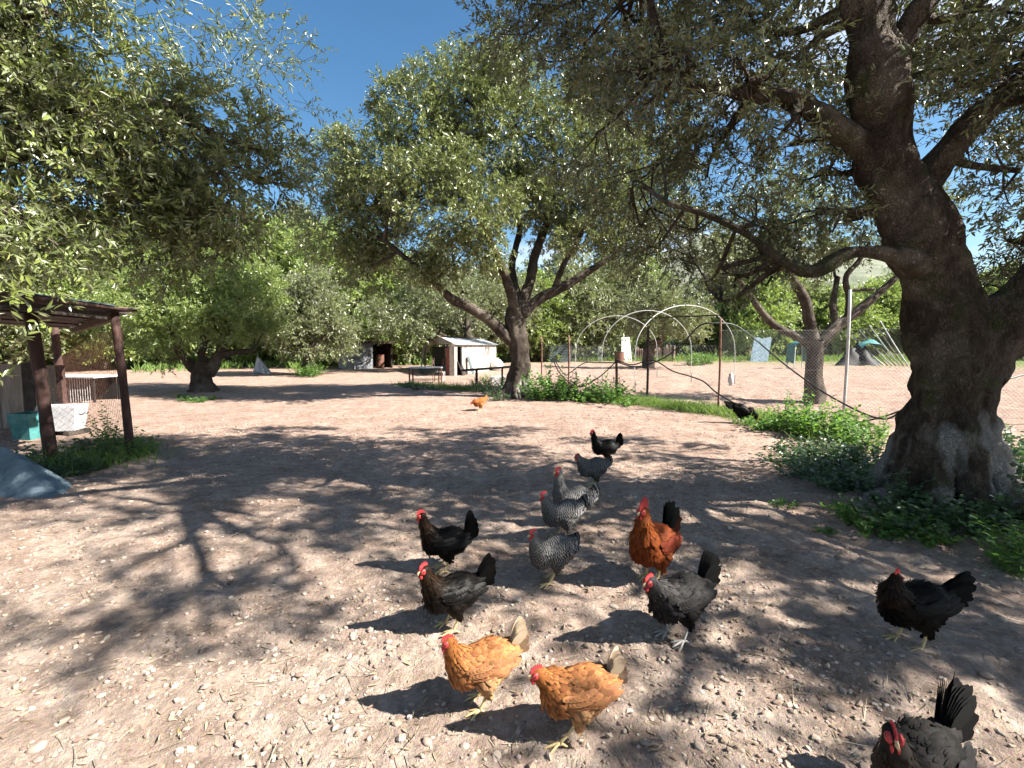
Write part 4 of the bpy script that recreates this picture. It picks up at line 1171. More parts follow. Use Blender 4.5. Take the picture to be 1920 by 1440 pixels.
# --- low metal trough table, chair frame, plank table
def yard_tables():
    a = gp(768, 722)
    t = thing('metal_table', 'low metal table with pale top on rusty legs before the hen house', 'table', a)
    w, d, h = 1.12, .62, .62
    for x in (0, w):
        for y in (0, d): beam('leg', a + V3(x, y, -.03), a + V3(x, y, h), .05, .05, M['rust'], t)
    part('top', beam_v(a + V3(-.06, d / 2, h + .03), a + V3(w + .06, d / 2, h + .035), d + .1, .05, jit=.006), BOXQ[:, ::-1], M['zinc'], t)
    V, Q, T = ellipsoid(a + V3(w / 2 + .08, d / 2, h), (.42, .26, .26), 18, 10)
    V[:, 2] = np.minimum(V[:, 2], a[2] + h)
    part('basin', V, [Q, T], M['zinc_green'], t, True)
    for y in (0, d): beam('stretcher', a + V3(0, y, .2), a + V3(w, y, .2), .025, .025, M['rust'], t)
    c = gp(806, 718) + V3(.1, .15, 0)
    k = thing('metal_chair', 'bare tubular chair frame beside the low metal table', 'chair', c)
    for y in (0, .42):
        pipe('side_frame', [c + V3(0, y, 0), c + V3(0, y, .44), c + V3(-.02, y, .95), c + V3(0, y, .98)], .014, M['rust'], k, 7, 20)
        pipe('leg', [c + V3(.42, y, 0), c + V3(.42, y, .44)], .014, M['post_grey'], k, 7, 5)
        pipe('rail', [c + V3(0, y, .44), c + V3(.42, y, .44)], .013, M['post_grey'], k, 7, 5)
    beam('seat', c + V3(.0, .21, .455), c + V3(.42, .21, .455), .42, .02, M['dark_wood'], k)
    beam('backrest', c + V3(-.01, 0, .84), c + V3(-.01, .42, .84), .02, .16, M['dark_wood'], k)
    p0, p1 = gp(880, 732), gp(952, 728)
    q = thing('plank_table', 'dark plank table top resting on short posts left of the middle olive', 'table', p0)
    h0 = .72
    for i in range(3):
        off = V3(0, .24 * i, 0)
        beam('plank', p0 + off + V3(-.25, 0, h0 - .06), p1 + off + V3(.15, 0, h0 + .04), .225, .05, M['dark_wood'], q, jit=.012)
    for pt in (p0 + V3(.25, .1, 0), p0 + V3(.2, .45, 0), p1 + V3(-.2, .1, 0), p1 + V3(-.2, .45, 0)):
        beam('leg', pt + V3(0, 0, -.05), pt + V3(0, 0, h0 - .02), .06, .06, M['dark_wood'], q)
    c = gp(934, 722)
    tub('wash_tub', 'white wash tub under the dark plank table', c, .5, .4, .34, M['white_paint'], 'tub', .1)
yard_tables()

# --- pipe hoops of a bare polytunnel
def hoops():
    for (l_, r_, lab) in (((1189, 734), (1376, 720), 'foremost and tallest pale pipe hoop of the bare tunnel frame'), ((1128, 718), (1295, 715), 'middle pale pipe hoop of the bare tunnel frame'), ((1079, 706), (1231, 705), 'rearmost pale pipe hoop of the bare tunnel frame')):
        a, bq = gp(*l_), gp(*r_)
        t = thing('pipe_hoop', lab, 'hoop', a, 'pipe hoops of the tunnel frame')
        mid = (a + bq) / 2; half = (bq - a) / 2
        pts = [a + V3(0, 0, -.1), a + V3(0, 0, .6), a + V3(0, 0, 1.15)]
        for k in range(1, 12):
            an = math.pi * k / 12
            pts.append(mid - half * math.cos(an) + V3(0, 0, 1.25 + 1.68 * math.sin(an)))
        pts += [bq + V3(0, 0, 1.15), bq + V3(0, 0, .6), bq + V3(0, 0, -.1)]
        pipe('pipe', pts, .012, M['pipe_white'], t, 8, 90)
        for e in (a, bq): pipe('ground_peg', [e + V3(.03, 0, -.05), e + V3(.03, 0, .35)], .012, M['rust'], t, 6, 4)
hoops()
g = gp(1369, 723)
t = thing('stake', 'short stake wrapped in white plastic at the foot of the front hoop', 'stake', g)
pipe('stick', [g + V3(0, 0, -.05), g + V3(-.02, 0, .45)], .03, M['rust_wood'], t, 7, 5, lump=.1)
V, Q, T = ellipsoid(g + V3(.02, -.02, .22), (.10, .09, .24), 12, 9, lump=.3)
part('wrap', V, [Q, T], M['white_sack'], t, True)

# --- wire fence
def fence():
    posts = [((1015, 718), 1.9, .03, 'rust'), ((1066, 722), 1.9, .035, 'rust'), ((1155, 742), 1.12, .04, 'rust'), ((1213, 745), 2.05, .035, 'rust_wood'), ((1346, 773), 2.12, .024, 'rust'), ((1582, 774), 2.72, .032, 'post_grey'), ((1800, 790), 2.0, .04, 'rust'), ((2060, 800), 2.0, .04, 'rust')]
    t = thing('wire_fence', 'wire mesh fence on thin posts along the weedy strip', 'fence', gp(1346, 773))
    pts = []
    for (pxy, h, r, m) in posts:
        q = gp(*pxy); pts.append((q, h))
        V, Q, T = tube([q + V3(0, 0, -.15), q + V3(.01, 0, h * .5), q + V3(-.01, 0, h)], [r, r, r], 8, 7, lump=.06, lscale=8)
        part('post', V, [Q, T], M[m], t, True)
    for i in range(len(pts) - 1):
        a, bq = pts[i][0], pts[i + 1][0]
        netting('wire_mesh', a, bq, .08, 1.85 if i > 3 else 1.5, .075 if i > 3 else .12, .0020 if i > 3 else .0014, t, both=True)
    a, bq = gp(1213, 745), gp(1346, 773)
    beam('top_rail', P(1205, 597, a[1]) , P(1346, 591, bq[1] + .05), .025, .03, M['dark_wood'], t)
fence()

def hose(label, pts):
    t = thing('irrigation_hose', label, 'hose', pts[0])
    pipe('tube', [V3(*p) for p in pts], .017, M['hose'], t, 7, len(pts) * 8)
hose('thick black hose arched over the tall fence post and sagging to the leaning olive', [P(1700, 765, 8.2), P(1650, 785, 8.4), P(1560, 745, 9.2), P(1480, 690, 10.2), P(1420, 640, 10.8), P(1380, 611, 11), P(1346, 606, 10.9), P(1313, 610, 11), P(1285, 638, 11.6), P(1250, 668, 12.6), P(1213, 684, 13.4), P(1185, 687, 13.8), P(1157, 679, 14)])
hose('black hose looping low from the short rusty post to the grass strip', [P(1157, 676, 14), P(1185, 684, 13.8), P(1213, 676, 13.6), P(1232, 678, 13.2), P(1260, 695, 12.6), P(1295, 706, 11.8), P(1320, 716, 11.2), P(1346, 738, 10.7), P(1400, 768, 9.8), P(1465, 797, 8.9)])
hose('black hose dangling between the short rusty post and the bushes', [P(1157, 676, 14), P(1130, 702, 14.2), P(1105, 718, 14.4), P(1080, 725, 14.6), P(1050, 700, 15.2), P(1035, 670, 16)])
hose('black hose slung across the far posts beyond the bushes', [P(1157, 680, 14.1), P(1120, 680, 15), P(1095, 681, 16), P(1070, 698, 17), P(1058, 702, 17), P(1040, 675, 18)])
hose('black hose running behind the leaning olive trunk at knee height', [P(1610, 793, 9.2), P(1660, 780, 9), P(1705, 765, 8.8), P(1780, 745, 8.6), P(1860, 720, 8.6), P(1960, 690, 8.8)])

# --- far things inside and beyond the fenced field
def stand_at(px, py): return gp(px, py)
def far_things():
    # white tapering board and drum
    c = gp(1175, 678)
    t = thing('leaning_board', 'bright white tapering board standing upright in the field', 'board', c)
    V = [c + V3(*q) for q in ((-.48, 0, 0), (.50, 0, 0), (.34, .45, 2.3), (-.42, .45, 2.3), (-.48, .06, 0), (.50, .06, 0), (.34, .51, 2.3), (-.42, .51, 2.3))]
    part('face', np.array(V), np.array([[0, 1, 2, 3], [7, 6, 5, 4], [0, 4, 5, 1], [1, 5, 6, 2], [2, 6, 7, 3], [3, 7, 4, 0]]), M['white_paint'], t)
    beam('batten', c + V3(-.40, .42, 1.95), c + V3(.36, .42, 1.95), .04, .10, M['grey_wood'], t)
    beam('prop', c + V3(0, 1.0, 0), c + V3(0, .52, 1.9), .05, .05, M['grey_wood'], t)
    c = gp(1161, 681)
    t = thing('rusty_drum', 'rust-brown drum before the white tapering board', 'barrel', c)
    V, Q, T = tube([c, c + V3(0, 0, .4), c + V3(0, 0, .42), c + V3(0, 0, .44), c + V3(0, 0, .95)], [.40, .40, .42, .40, .40], 18, 21)
    part('body', V, [Q, T], M['rust'], t, True)
    V, Q, T = tube([c + V3(0, 0, .93), c + V3(0, 0, .97)], [.415, .415], 18, 3)
    part('rim', V, [Q, T], M['rust_wood'], t, True)
    # pallet fence of pinkish slats
    a, bq = gp(1190, 677), gp(1264, 678)
    t = thing('pallet_fence', 'low fence of pinkish pallet slats at the far side of the field', 'fence', a)
    k = 22
    for i in range(k):
        s = i / (k - 1)
        q = a * (1 - s) + bq * s
        h = 1.25 + rng.uniform(-.12, .12) + (.25 if i > 15 else 0)
        V = beam_v(q, q + V3(rng.uniform(-.04, .04), 0, h), .10, .03, (0, 1, 0), .008)
        part('slat', V, BOXQ[:, ::-1], M['pink_wood' if i % 5 else 'rust_wood'], t)
    for z in (.35, 1.0): beam('rail', a + V3(0, .04, z), bq + V3(0, .04, z), .04, .09, M['pink_wood'], t)
    # white shed behind it
    a, bq = gp(1192, 671), gp(1268, 671)
    t = thing('white_shed', 'low whitewashed shed with pale roof behind the pallet fence', 'shed', a)
    part('wall', beam_v(a + V3(0, .5, .8), bq + V3(0, .5, .8), .2, 1.6), BOXQ[:, ::-1], M['plaster'], t)
    part('side_wall', beam_v(a + V3(.1, .65, .8), a + V3(.1, 3, .8), .2, 1.58), BOXQ[:, ::-1], M['plaster'], t)
    part('side_wall', beam_v(bq + V3(-.1, .65, .8), bq + V3(-.1, 3, .8), .2, 1.58), BOXQ[:, ::-1], M['plaster'], t)
    corr_sheet('roof', a + V3(-.3, .1, 1.62), (1, 0, 0), (0, 1, .12), np.linalg.norm(bq - a) + .6, 3.2, M['zinc'], t, .2, .03)
    part('doorway_panel', beam_v(a + V3(1.0, .38, .65), a + V3(1.8, .38, .65), .05, 1.3), BOXQ[:, ::-1], M['dark_wood'], t)
    # dark corrugated wall and grey panel, rails
    a = gp(1030, 680)
    t = thing('corrugated_screen', 'dark green corrugated screen right of the middle olive', 'screen', a)
    corr_sheet('sheet', a, (1, .1, 0), (0, 0, 1), 1.95, 1.6, M['zinc_green'], t, .14, .03, 'u')
    for x in (.05, 1.9): beam('post', a + V3(x, .08 + x * .1, -.05), a + V3(x, .08 + x * .1, 1.7), .07, .07, M['dark_wood'], t)
    a = gp(1120, 677)
    t = thing('grey_panel', 'grey-blue panel propped upright behind the far hoop', 'panel', a)
    part('sheet', beam_v(a + V3(0, 0, .8), a + V3(.5, .1, .8), .04, 1.6), BOXQ[:, ::-1], M['zinc'], t)
    beam('edge_post', a + V3(.54, .1, 0), a + V3(.56, .1, 1.7), .07, .07, M['black'], t)
    a, bq = gp(1134, 674), gp(1158, 674)
    t = thing('rail_fence', 'short pale rail fence beside the grey-blue panel', 'fence', a)
    for z in (.95, 1.35): beam('rail', a + V3(0, 0, z), bq + V3(0, 0, z + .08), .05, .09, M['white_sack'], t)
    for s in (0, .5, 1): beam('post', a * (1 - s) + bq * s, a * (1 - s) + bq * s + V3(0, 0, 1.45), .08, .08, M['grey_wood'], t)
    # hutch on stilts
    c = gp(1340, 666)
    t = thing('stilt_hutch', 'dark flat-roofed hutch raised on thin stilts beyond the field', 'hutch', c)
    for sx in (-.8, .8):
        for sy in (-.5, .5): beam('leg', c + V3(sx, sy, -.05), c + V3(sx, sy, 1.6), .07, .07, M['grey_wood'], t)
    part('box', beam_v(c + V3(-.75, 0, 1.75), c + V3(.75, 0, 1.75), 1.0, .75), BOXQ[:, ::-1], M['rust_wood'], t)
    part('front', beam_v(c + V3(-.7, -.52, 1.55), c + V3(.1, -.52, 1.55), .03, .5), BOXQ[:, ::-1], M['pink_wood'], t)
    part('roof', beam_v(c + V3(-1.1, 0, 2.18), c + V3(1.2, 0, 2.24), 1.5, .08), BOXQ[:, ::-1], M['black'], t)
    c = gp(1310, 669)
    tub('teal_bin', 'square teal bin standing left of the stilt hutch', c, 1.35, 1.0, 1.1, M['teal'], 'bin', .05)
    # leaning blue-grey sheet on stakes
    a = gp(1406, 679)
    t = thing('leaning_sheet', 'large blue-grey sheet leaning on stakes across the field', 'sheet', a)
    g = np.zeros((8, 8, 3))
    for i in range(8):
        for j in range(8):
            s, q = i / 7, j / 7
            g[i, j] = a + V3(1.75 * s + .55 * q, .3 * s + .5 * q, 2.2 * q + .08 * math.sin(3 * s * math.pi))
    sheet('cloth', g, M['blue_tarp'], t, .03)
    for s in (.1, .9): beam('stake', a + V3(1.75 * s + .5, 1.2, 0), a + V3(1.75 * s + .5, .7, 2.1), .06, .06, M['grey_wood'], t)
    # teal net cage
    c = gp(1496, 691)
    t = thing('net_cage', 'teal netting draped over stakes behind the pruned olive', 'net cage', c)
    for sx in (-.5, .5):
        for sy in (-.4, .4): beam('stake', c + V3(sx, sy, -.05), c + V3(sx * .9, sy, 1.55), .05, .05, M['post_grey'], t)
    g = np.zeros((15, 7, 3))
    prof = [(-.56, .45), (-.54, .8), (-.54, 1.1), (-.52, 1.4), (-.45, 1.62), (-.25, 1.74), (-.1, 1.8), (.0, 1.78), (.15, 1.82), (.3, 1.74), (.46, 1.62), (.52, 1.4), (.54, 1.1), (.55, .8), (.56, .5)]
    for i, (x, z) in enumerate(prof):
        for j in range(7):
            q = j / 6 - .5
            g[i, j] = c + V3(x, q * .95, z - .10 * abs(math.sin(q * 5 + i)))
    sheet('netting', g, M['teal'], t, .01)
    # dark tarp heap, teal cover, leaning poles
    c = gp(1622, 686)
    heap('tarp_heap', 'dark tarpaulin covered heap at the far edge of the field', c[0], c[1] + .8, 1.7, 1.0, 1.75, M['black'], 'tarpaulin heap', 4)
    t = thing('cover_sheet', 'teal cover sheet lying on top of the dark heap', 'sheet', c + V3(.9, .6, 0))
    g = np.zeros((9, 7, 3))
    for i in range(9):
        for j in range(7):
            s, q = i / 8 - .5, j / 6 - .5
            g[i, j] = c + V3(.75 + 1.7 * s, .75 + .9 * q, 1.95 - 1.6 * abs(s) ** 2 - .5 * abs(q) + .06 * math.sin(9 * s + 4 * q))
    sheet('cloth', g, M['teal'], t, .015)
    for i in range(7):
        a = c + V3(2.9 - .22 * i + rng.uniform(-.05, .05), -.35 + .08 * i, -.03)
        bq = c + V3(.9 - .26 * i + rng.uniform(-.1, .1) + .6, .9 + .1 * i, 3.4 - .18 * i)
        t = thing('leaning_pole', ['rightmost', 'second from right', 'third from right', 'fourth from right', 'third from left', 'second from left', 'leftmost and shortest'][i] + ' of the seven pale poles leaning on the dark heap', 'pole', a, 'pale poles leaning on the heap')
        pipe('pole', [a, (a + bq) / 2 + V3(0, 0, -.05), bq], [.05, .045, .035], M['grey_wood' if i % 2 else 'white_sack'], t, 7, 8)
    c = gp(1392, 672)
    heap('brush_heap', 'brown heap of cut brush left of the leaning sheet', c[0], c[1] + .5, .9, .7, 1.0, M['dark_wood'], 'brush heap', 6)
far_things()

# ------------------------------------------------------------------ hens
def surface_nets(Dm, o, h):
    nx, ny, nz = Dm.shape
    cs = (nx - 1, ny - 1, nz - 1)
    acc = np.zeros(cs + (3,)); cnt = np.zeros(cs)
    def cor(a): return Dm[a[0]:nx - 1 + a[0], a[1]:ny - 1 + a[1], a[2]:nz - 1 + a[2]]
    for ax in range(3):
        for p in (0, 1):
            for q in (0, 1):
                a = [0, 0, 0]; a[(ax + 1) % 3] = p; a[(ax + 2) % 3] = q
                bb = list(a); bb[ax] = 1
                A, Bq = cor(a), cor(bb)
                cr_ = (A < 0) != (Bq < 0)
                t = np.where(cr_, A / np.where(cr_, A - Bq, 1), 0)
                for k in range(3):
                    acc[..., k] += np.where(cr_, a[k] + (t if k == ax else 0), 0)
                cnt += cr_
    act = cnt > 0
    idx = -np.ones(cs, int); idx[act] = np.arange(act.sum())
    ijk = np.argwhere(act)
    V = (ijk + acc[act] / cnt[act][:, None]) * h + o
    F = []
    for ax in range(3):
        sl0 = [slice(1, n - 1) for n in (nx, ny, nz)]; sl1 = list(sl0)
        sl0[ax] = slice(0, (nx, ny, nz)[ax] - 1); sl1[ax] = slice(1, (nx, ny, nz)[ax])
        A, Bq = Dm[tuple(sl0)], Dm[tuple(sl1)]
        cr_ = np.argwhere((A < 0) != (Bq < 0))
        neg = A[tuple(cr_.T)] < 0
        off = np.ones(3, int); off[ax] = 0
        g = cr_ + off
        u = np.zeros(3, int); u[(ax + 1) % 3] = 1
        w = np.zeros(3, int); w[(ax + 2) % 3] = 1
        q = np.stack([idx[tuple((g - u - w).T)], idx[tuple((g - w).T)], idx[tuple(g.T)], idx[tuple((g - u).T)]], 1)
        q[~neg] = q[~neg][:, ::-1]
        F.append(q)
    F = np.concatenate(F)
    return V, F[(F >= 0).all(1)]

def feather_mat(name, barred=False, rough=0.65, sheen=0.0, spec=0.08):
    m, n, l, b, out = new_mat(name)
    at = n.new('ShaderNodeAttribute'); at.attribute_name = 'Col'
    t = n.new('ShaderNodeTexCoord')
    ns = noise(n, l, t.outputs['Object'], 90, 4)
    c = mixc(n, l, 0.5, at.outputs['Color'], ns.outputs['Color'], 'SOFT_LIGHT')
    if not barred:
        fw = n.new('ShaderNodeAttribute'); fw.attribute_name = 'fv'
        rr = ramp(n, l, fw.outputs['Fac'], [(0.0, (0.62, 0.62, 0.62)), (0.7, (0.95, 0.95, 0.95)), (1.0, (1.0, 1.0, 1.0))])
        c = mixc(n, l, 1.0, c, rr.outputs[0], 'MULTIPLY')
    if barred:
        fv = n.new('ShaderNodeAttribute'); fv.attribute_name = 'fv'
        m1 = n.new('ShaderNodeMath'); m1.operation = 'MULTIPLY'; m1.inputs[1].default_value = 17.0
        l.new(fv.outputs['Fac'], m1.inputs[0])
        m2 = n.new('ShaderNodeMath'); m2.operation = 'SINE'; l.new(m1.outputs[0], m2.inputs[0])
        r = ramp(n, l, m2.outputs[0], [(0.0, (0.10, 0.10, 0.105)), (0.45, (1, 1, 1))])
        c = mixc(n, l, 1.0, c, r.outputs[0], 'MULTIPLY')
    l.new(c, b.inputs['Base Color'])
    b.inputs['Roughness'].default_value = rough
    b.inputs['Specular IOR Level'].default_value = spec
    return m

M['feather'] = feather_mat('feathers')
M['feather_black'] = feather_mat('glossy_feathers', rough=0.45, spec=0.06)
M['feather_bar'] = feather_mat('barred_feathers', True)
M['comb'] = simple('red_comb_skin', [(0.28, 0.02, 0.025), (0.46, 0.045, 0.045)], 60, 0.5, 0.4, 0.002, fine=250)
M['beak'] = simple('horn_beak', [(0.32, 0.24, 0.13), (0.5, 0.4, 0.24)], 40, 0.4, 0.0)
M['shank'] = simple('yellow_scaly_shank', [(0.40, 0.29, 0.13), (0.56, 0.43, 0.22)], 60, 0.55, 0.5, 0.001, fine=300)
M['shank_grey'] = simple('grey_scaly_shank', [(0.22, 0.21, 0.2), (0.38, 0.36, 0.33)], 60, 0.55, 0.5, 0.001, fine=300)
M['eye'] = simple('amber_eye', [(0.08, 0.025, 0.006), (0.14, 0.05, 0.012)], 30, 0.15, 0.0, spec=0.6)

def feathers_mesh(Bp, N, Fd, L, W, C, lift=0.010, curve=0.0, fv_off=0.0, bend=0.0):
    """rows of overlapping feathers: base points, normals, directions, sizes, colours"""
    n = len(Bp)
    L = np.broadcast_to(np.asarray(L, float), (n,)); W = np.broadcast_to(np.asarray(W, float), (n,))
    s = nrm(np.cross(N, Fd))
    rows = [(0.0, .35), (0.35, .92), (0.72, 1.0), (0.93, .6), (1.0, .16)]
    V, A, CC = [], [], []
    for (t, w) in rows:
        c = Bp + Fd * (L * t)[:, None] + N * (0.002 + lift * t - curve * t * t)
        if np.ndim(bend) or bend: c = c + np.array([0, 0, 1.0]) * (np.asarray(bend) * t * t * L)[:, None]
        for sd in (-1, 1):
            V.append(c + s * (sd * W * w / 2)[:, None] - N * (0.0022 * w)); A.append(np.full(n, t) + fv_off); CC.append(C)
        # a raised rib keeps each feather rounded
    k = len(rows) * 2
    V = np.stack(V, 1).reshape(-1, 3); A = np.stack(A, 1).ravel(); CC = np.stack(CC, 1).reshape(-1, 3)
    i = np.arange(n)[:, None] * k
    Q = np.concatenate([i + np.array([[2 * r, 2 * r + 2, 2 * r + 3, 2 * r + 1]]) for r in range(len(rows) - 1)])
    global LAST_N
    NN = []
    for (t, w) in rows:
        for sd in (-1, 1): NN.append(N + s * sd * .22 + Fd * .18 * t)
    LAST_N = nrm(np.stack(NN, 1).reshape(-1, 3))
    return V, Q, A, CC

def attr_mesh(name, V, Q, A, C, smooth=True, soft=False):
    me = fast_mesh(name, V, Q, smooth)
    if soft: me.normals_split_custom_set_from_vertices(LAST_N.tolist())   # feathers lie as one soft coat
    a = me.attributes.new('fv', 'FLOAT', 'POINT'); a.data.foreach_set('value', np.asarray(A, np.float32))
    c = me.attributes.new('Col', 'FLOAT_COLOR', 'POINT')
    c.data.foreach_set('color', np.concatenate([C, np.ones((len(C), 1))], 1).astype(np.float32).ravel())
    return me

PAL = {
    'black': dict(body=(.005, .005, .005), neck=(.008, .007, .006), belly=(.006, .006, .006), tail=(.005, .005, .005), wing=(.006, .006, .006), mat='feather_black', var=.5),
    'brownneck': dict(body=(.006, .0055, .005), neck=(.022, .012, .007), belly=(.010, .008, .006), tail=(.005, .005, .005), wing=(.008, .0075, .007), mat='feather_black', var=.6),
    'buff': dict(body=(.28, .115, .044), neck=(.30, .108, .030), belly=(.38, .22, .11), tail=(.48, .37, .25), wing=(.26, .115, .050), mat='feather', var=.55),
    'barred': dict(body=(.19, .183, .175), neck=(.20, .192, .182), belly=(.15, .145, .138), tail=(.10, .10, .10), wing=(.18, .173, .165), mat='feather_bar', var=.2),
    'grey': dict(body=(.014, .013, .013), neck=(.055, .051, .050), belly=(.007, .0065, .006), tail=(.009, .009, .009), wing=(.020, .019, .019), mat='feather', var=.5),
    'greyhead': dict(body=(.018, .0165, .0155), neck=(.026, .022, .019), belly=(.010, .009, .008), tail=(.014, .014, .014), wing=(.030, .028, .027), mat='feather', var=.4),
    'rooster': dict(body=(.13, .030, .009), neck=(.19, .048, .011), belly=(.14, .040, .012), tail=(.010, .012, .011), wing=(.11, .020, .009), mat='feather', var=.3),
    'brown': dict(body=(.34, .11, .03), neck=(.30, .09, .025), belly=(.42, .2, .08), tail=(.4, .2, .09), wing=(.3, .1, .03), mat='feather', var=.3),
}

def hen(label, pos, head_deg, pal='black', scale=1.0, head=(.165, 0, .375), look=0.0, tail_up=55, tail_len=.13, pitch=0.0, feet=((.02, -.015),), comb=.022, rooster=False, crouch=0.0,
        shank='shank', name='hen', pecking=False, tail_w=.042, fluff=1.0):
    pal_n, pal = pal, PAL[pal]
    root = thing(name, label, 'rooster' if rooster else 'hen', pos, 'free ranging hens of the yard', R(head_deg))
    root.scale = (scale,) * 3
    cz = -crouch
    cp, sp_ = math.cos(pitch), math.sin(pitch)
    def BP(x, y, z):                                            # body pitch about the hip
        dx, dz = x, z - .2
        return np.array([dx * cp - dz * sp_, y, .2 + dx * sp_ + dz * cp + cz])
    H = np.array(head, float) + np.array([0, 0, cz])
    rump, back, chest, nb = BP(-.145, 0, .245), BP(-.06, 0, .222), BP(.065, 0, .205), BP(.105, 0, .255)
    look_r = R(look)
    hd = np.array([math.cos(look_r), math.sin(look_r), -.12 if not pecking else -1.6]); hd = hd / np.linalg.norm(hd)
    nm = nb * .45 + H * .55 + np.array([.006 if not pecking else .03, 0, 0.0])
    thick = 1.18 if rooster else 1.0
    caps = [  # a, b, ra, rb, flow (head to tail)
        (chest, back, .078, .086, 'body'), (back, rump, .084, .046, 'body'), (chest + [.012, 0, -.012], nb, .070, .056 * thick, 'chest'),
        (nb, nm, .054 * thick, .034 * thick, 'neck'), (nm, H - hd * .012 * (0 if pecking else 1), .034 * thick, .021, 'neck'), (H, H + hd * .016, .0205, .0155, 'head'),
        (BP(-.02, .03, .165), BP(-.09, .012, .185), .055, .05, 'belly'), (BP(-.02, -.03, .165), BP(-.09, -.012, .185), .055, .05, 'belly'),
    ]
    ft = feet if len(feet) == 2 else (feet[0], (feet[0][1], feet[0][0]))
    hips = []
    for sd, f in ((1, ft[0]), (-1, ft[1])):
        hip = BP(-.005, .045 * sd, .17)
        hock = np.array([-.028 + f[0] * .35, .048 * sd, max(.085, .10 + cz * .6)])
        caps.append((hip, hock, .048 * fluff, .019, 'thigh'))
        hips.append((sd, f, hock))
    h = .0085
    lo = np.min([np.minimum(a, bq) for a, bq, *_ in caps], 0) - .11
    hi = np.max([np.maximum(a, bq) for a, bq, *_ in caps], 0) + .11
    ax = [np.arange(lo[k], hi[k] + h, h) for k in range(3)]
    X = np.stack(np.meshgrid(*ax, indexing='ij'), -1)
    def dists(Pq):
        out = []
        for a, bq, ra, rb_, _ in caps:
            ab = bq - a
            t = np.clip(((Pq - a) @ ab) / max(ab @ ab, 1e-9), 0, 1)
            d = np.linalg.norm(Pq - (a + t[..., None] * ab), axis=-1) - (ra + (rb_ - ra) * t)
            out.append(d)
        return np.stack(out, 0)
    kk = .007
    Dm = -kk * np.log(np.exp(-np.clip(dists(X), -.2, .3) / kk).sum(0))
    V, F = surface_nets(Dm, lo, h)
    cols = {'body': pal['body'], 'chest': pal['body'], 'neck': pal['neck'], 'head': pal['neck'], 'belly': pal['belly'], 'thigh': pal['belly']}
    reg = [c[4] for c in caps]
    flows = []
    for a, bq, _, _, kd in caps:
        d = bq - a
        d = d / max(np.linalg.norm(d), 1e-9)
        flows.append({'body': d, 'belly': d * .6 + np.array([-.3, 0, -.35]), 'thigh': d, 'neck': -d, 'head': -d, 'chest': -d * .5 + np.array([-.5, 0, -.2])}[kd])
    flows = np.array(flows); regcol = np.array([cols[k] for k in reg])
    def info(Pq):
        w = np.exp(-np.clip(dists(Pq), -.05, .3) / .012)
        w = w / w.sum(0)
        return w.T @ flows, w.T @ regcol, w.T
    _, C, w = info(V)
    facew = w[:, reg.index('head')]
    body = link('body', attr_mesh('body', V, F, np.full(len(V), .3), C * .8), M['feather_black' if pal['mat'] == 'feather_black' else 'feather'], root)
    # plumage
    fc = V[F].mean(1)
    fn = nrm(np.cross(V[F[:, 2]] - V[F[:, 0]], V[F[:, 3]] - V[F[:, 1]]))
    nsel = min(len(fc), 1900)
    sel = rng.permutation(len(fc))[:nsel]
    Bp, N = fc[sel] + rng.normal(size=(nsel, 3)) * .002, fn[sel]
    Fl, C, w = info(Bp)
    dead = np.einsum('ij,j->i', Bp - H, hd)
    ok = (dead < -.010) | (np.linalg.norm(Bp - H, axis=1) > .046)
    ok &= ~((np.linalg.norm(Bp - H, axis=1) < .05) & (dead > -.006))
    neckw = w[:, [i for i, r in enumerate(reg) if r in ('neck', 'head')]].sum(1)
    Fl = nrm(Fl - N * np.sum(Fl * N, 1)[:, None] + rng.normal(size=(nsel, 3)) * .10)
    Lf = (.036 - .014 * neckw) * rng.uniform(.7, 1.25, nsel); Wf = (.019 - .010 * neckw) * rng.uniform(.8, 1.2, nsel)
    patch = fbm(Bp * 14 + scale * 31, 2, int(abs(pos[0]) * 100)) * .5
    C = C * (1 + (rng.uniform(-1, 1, nsel) * .6 + patch) * pal['var'])[:, None]
    near_head = np.linalg.norm(Bp - H, axis=1) < .045
    Lf = np.where(near_head, .011, Lf); Wf = np.where(near_head, .006, Wf)
    Vf, Qf, A, CC = feathers_mesh(Bp[ok], N[ok], Fl[ok], Lf[ok], Wf[ok], np.clip(C[ok], .003, .9), lift=.008, curve=.005)
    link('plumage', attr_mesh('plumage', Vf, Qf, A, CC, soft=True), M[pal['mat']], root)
    # wings
    for sd in (1, -1):
        b_, n_, f_, l_, wd, c_ = [], [], [], [], [], []
        for row, (x0, x1, z0, z1, k, ln, wid) in enumerate(((-.02, .085, .262, .232, 8, .050, .026), (-.05, .075, .250, .208, 9, .055, .027), (-.085, .055, .238, .190, 9, .070, .027), (-.11, .03, .232, .178, 9, .085, .024), (-.10, .02, .255, .215, 8, .085, .026))):
            for j in range(k):
                t = j / (k - 1)
                x = x0 + (x1 - x0) * t; z = z0 + (z1 - z0) * math.sin(t * 1.5) * .8
                p0 = BP(x, 0, z)
                yy = .092 - .5 * max(0, abs(x + .0) - .03) ** 1.35 - 1.2 * abs(z - .215) ** 1.5
                p0[1] = sd * (yy + .004 * (5 - row) * .5)
                nn = nrm(np.array([.25 * x, sd * 1.0, .35 + (z - .215) * 6]))
                ff = BP(-1, 0, .2) - BP(0, 0, .2)
                ff = nrm(ff + np.array([0, -sd * .22, -.10 + .05 * row]))
                ff = nrm(ff - nn * np.dot(ff, nn))
                b_.append(p0); n_.append(nn); f_.append(ff); l_.append(ln * rng.uniform(.85, 1.1)); wd.append(wid)
                c_.append(np.array(pal['wing']) * (1 + rng.uniform(-.6, .6) * pal['var']))
        o_ = np.argsort([-r for r in range(len(b_))])
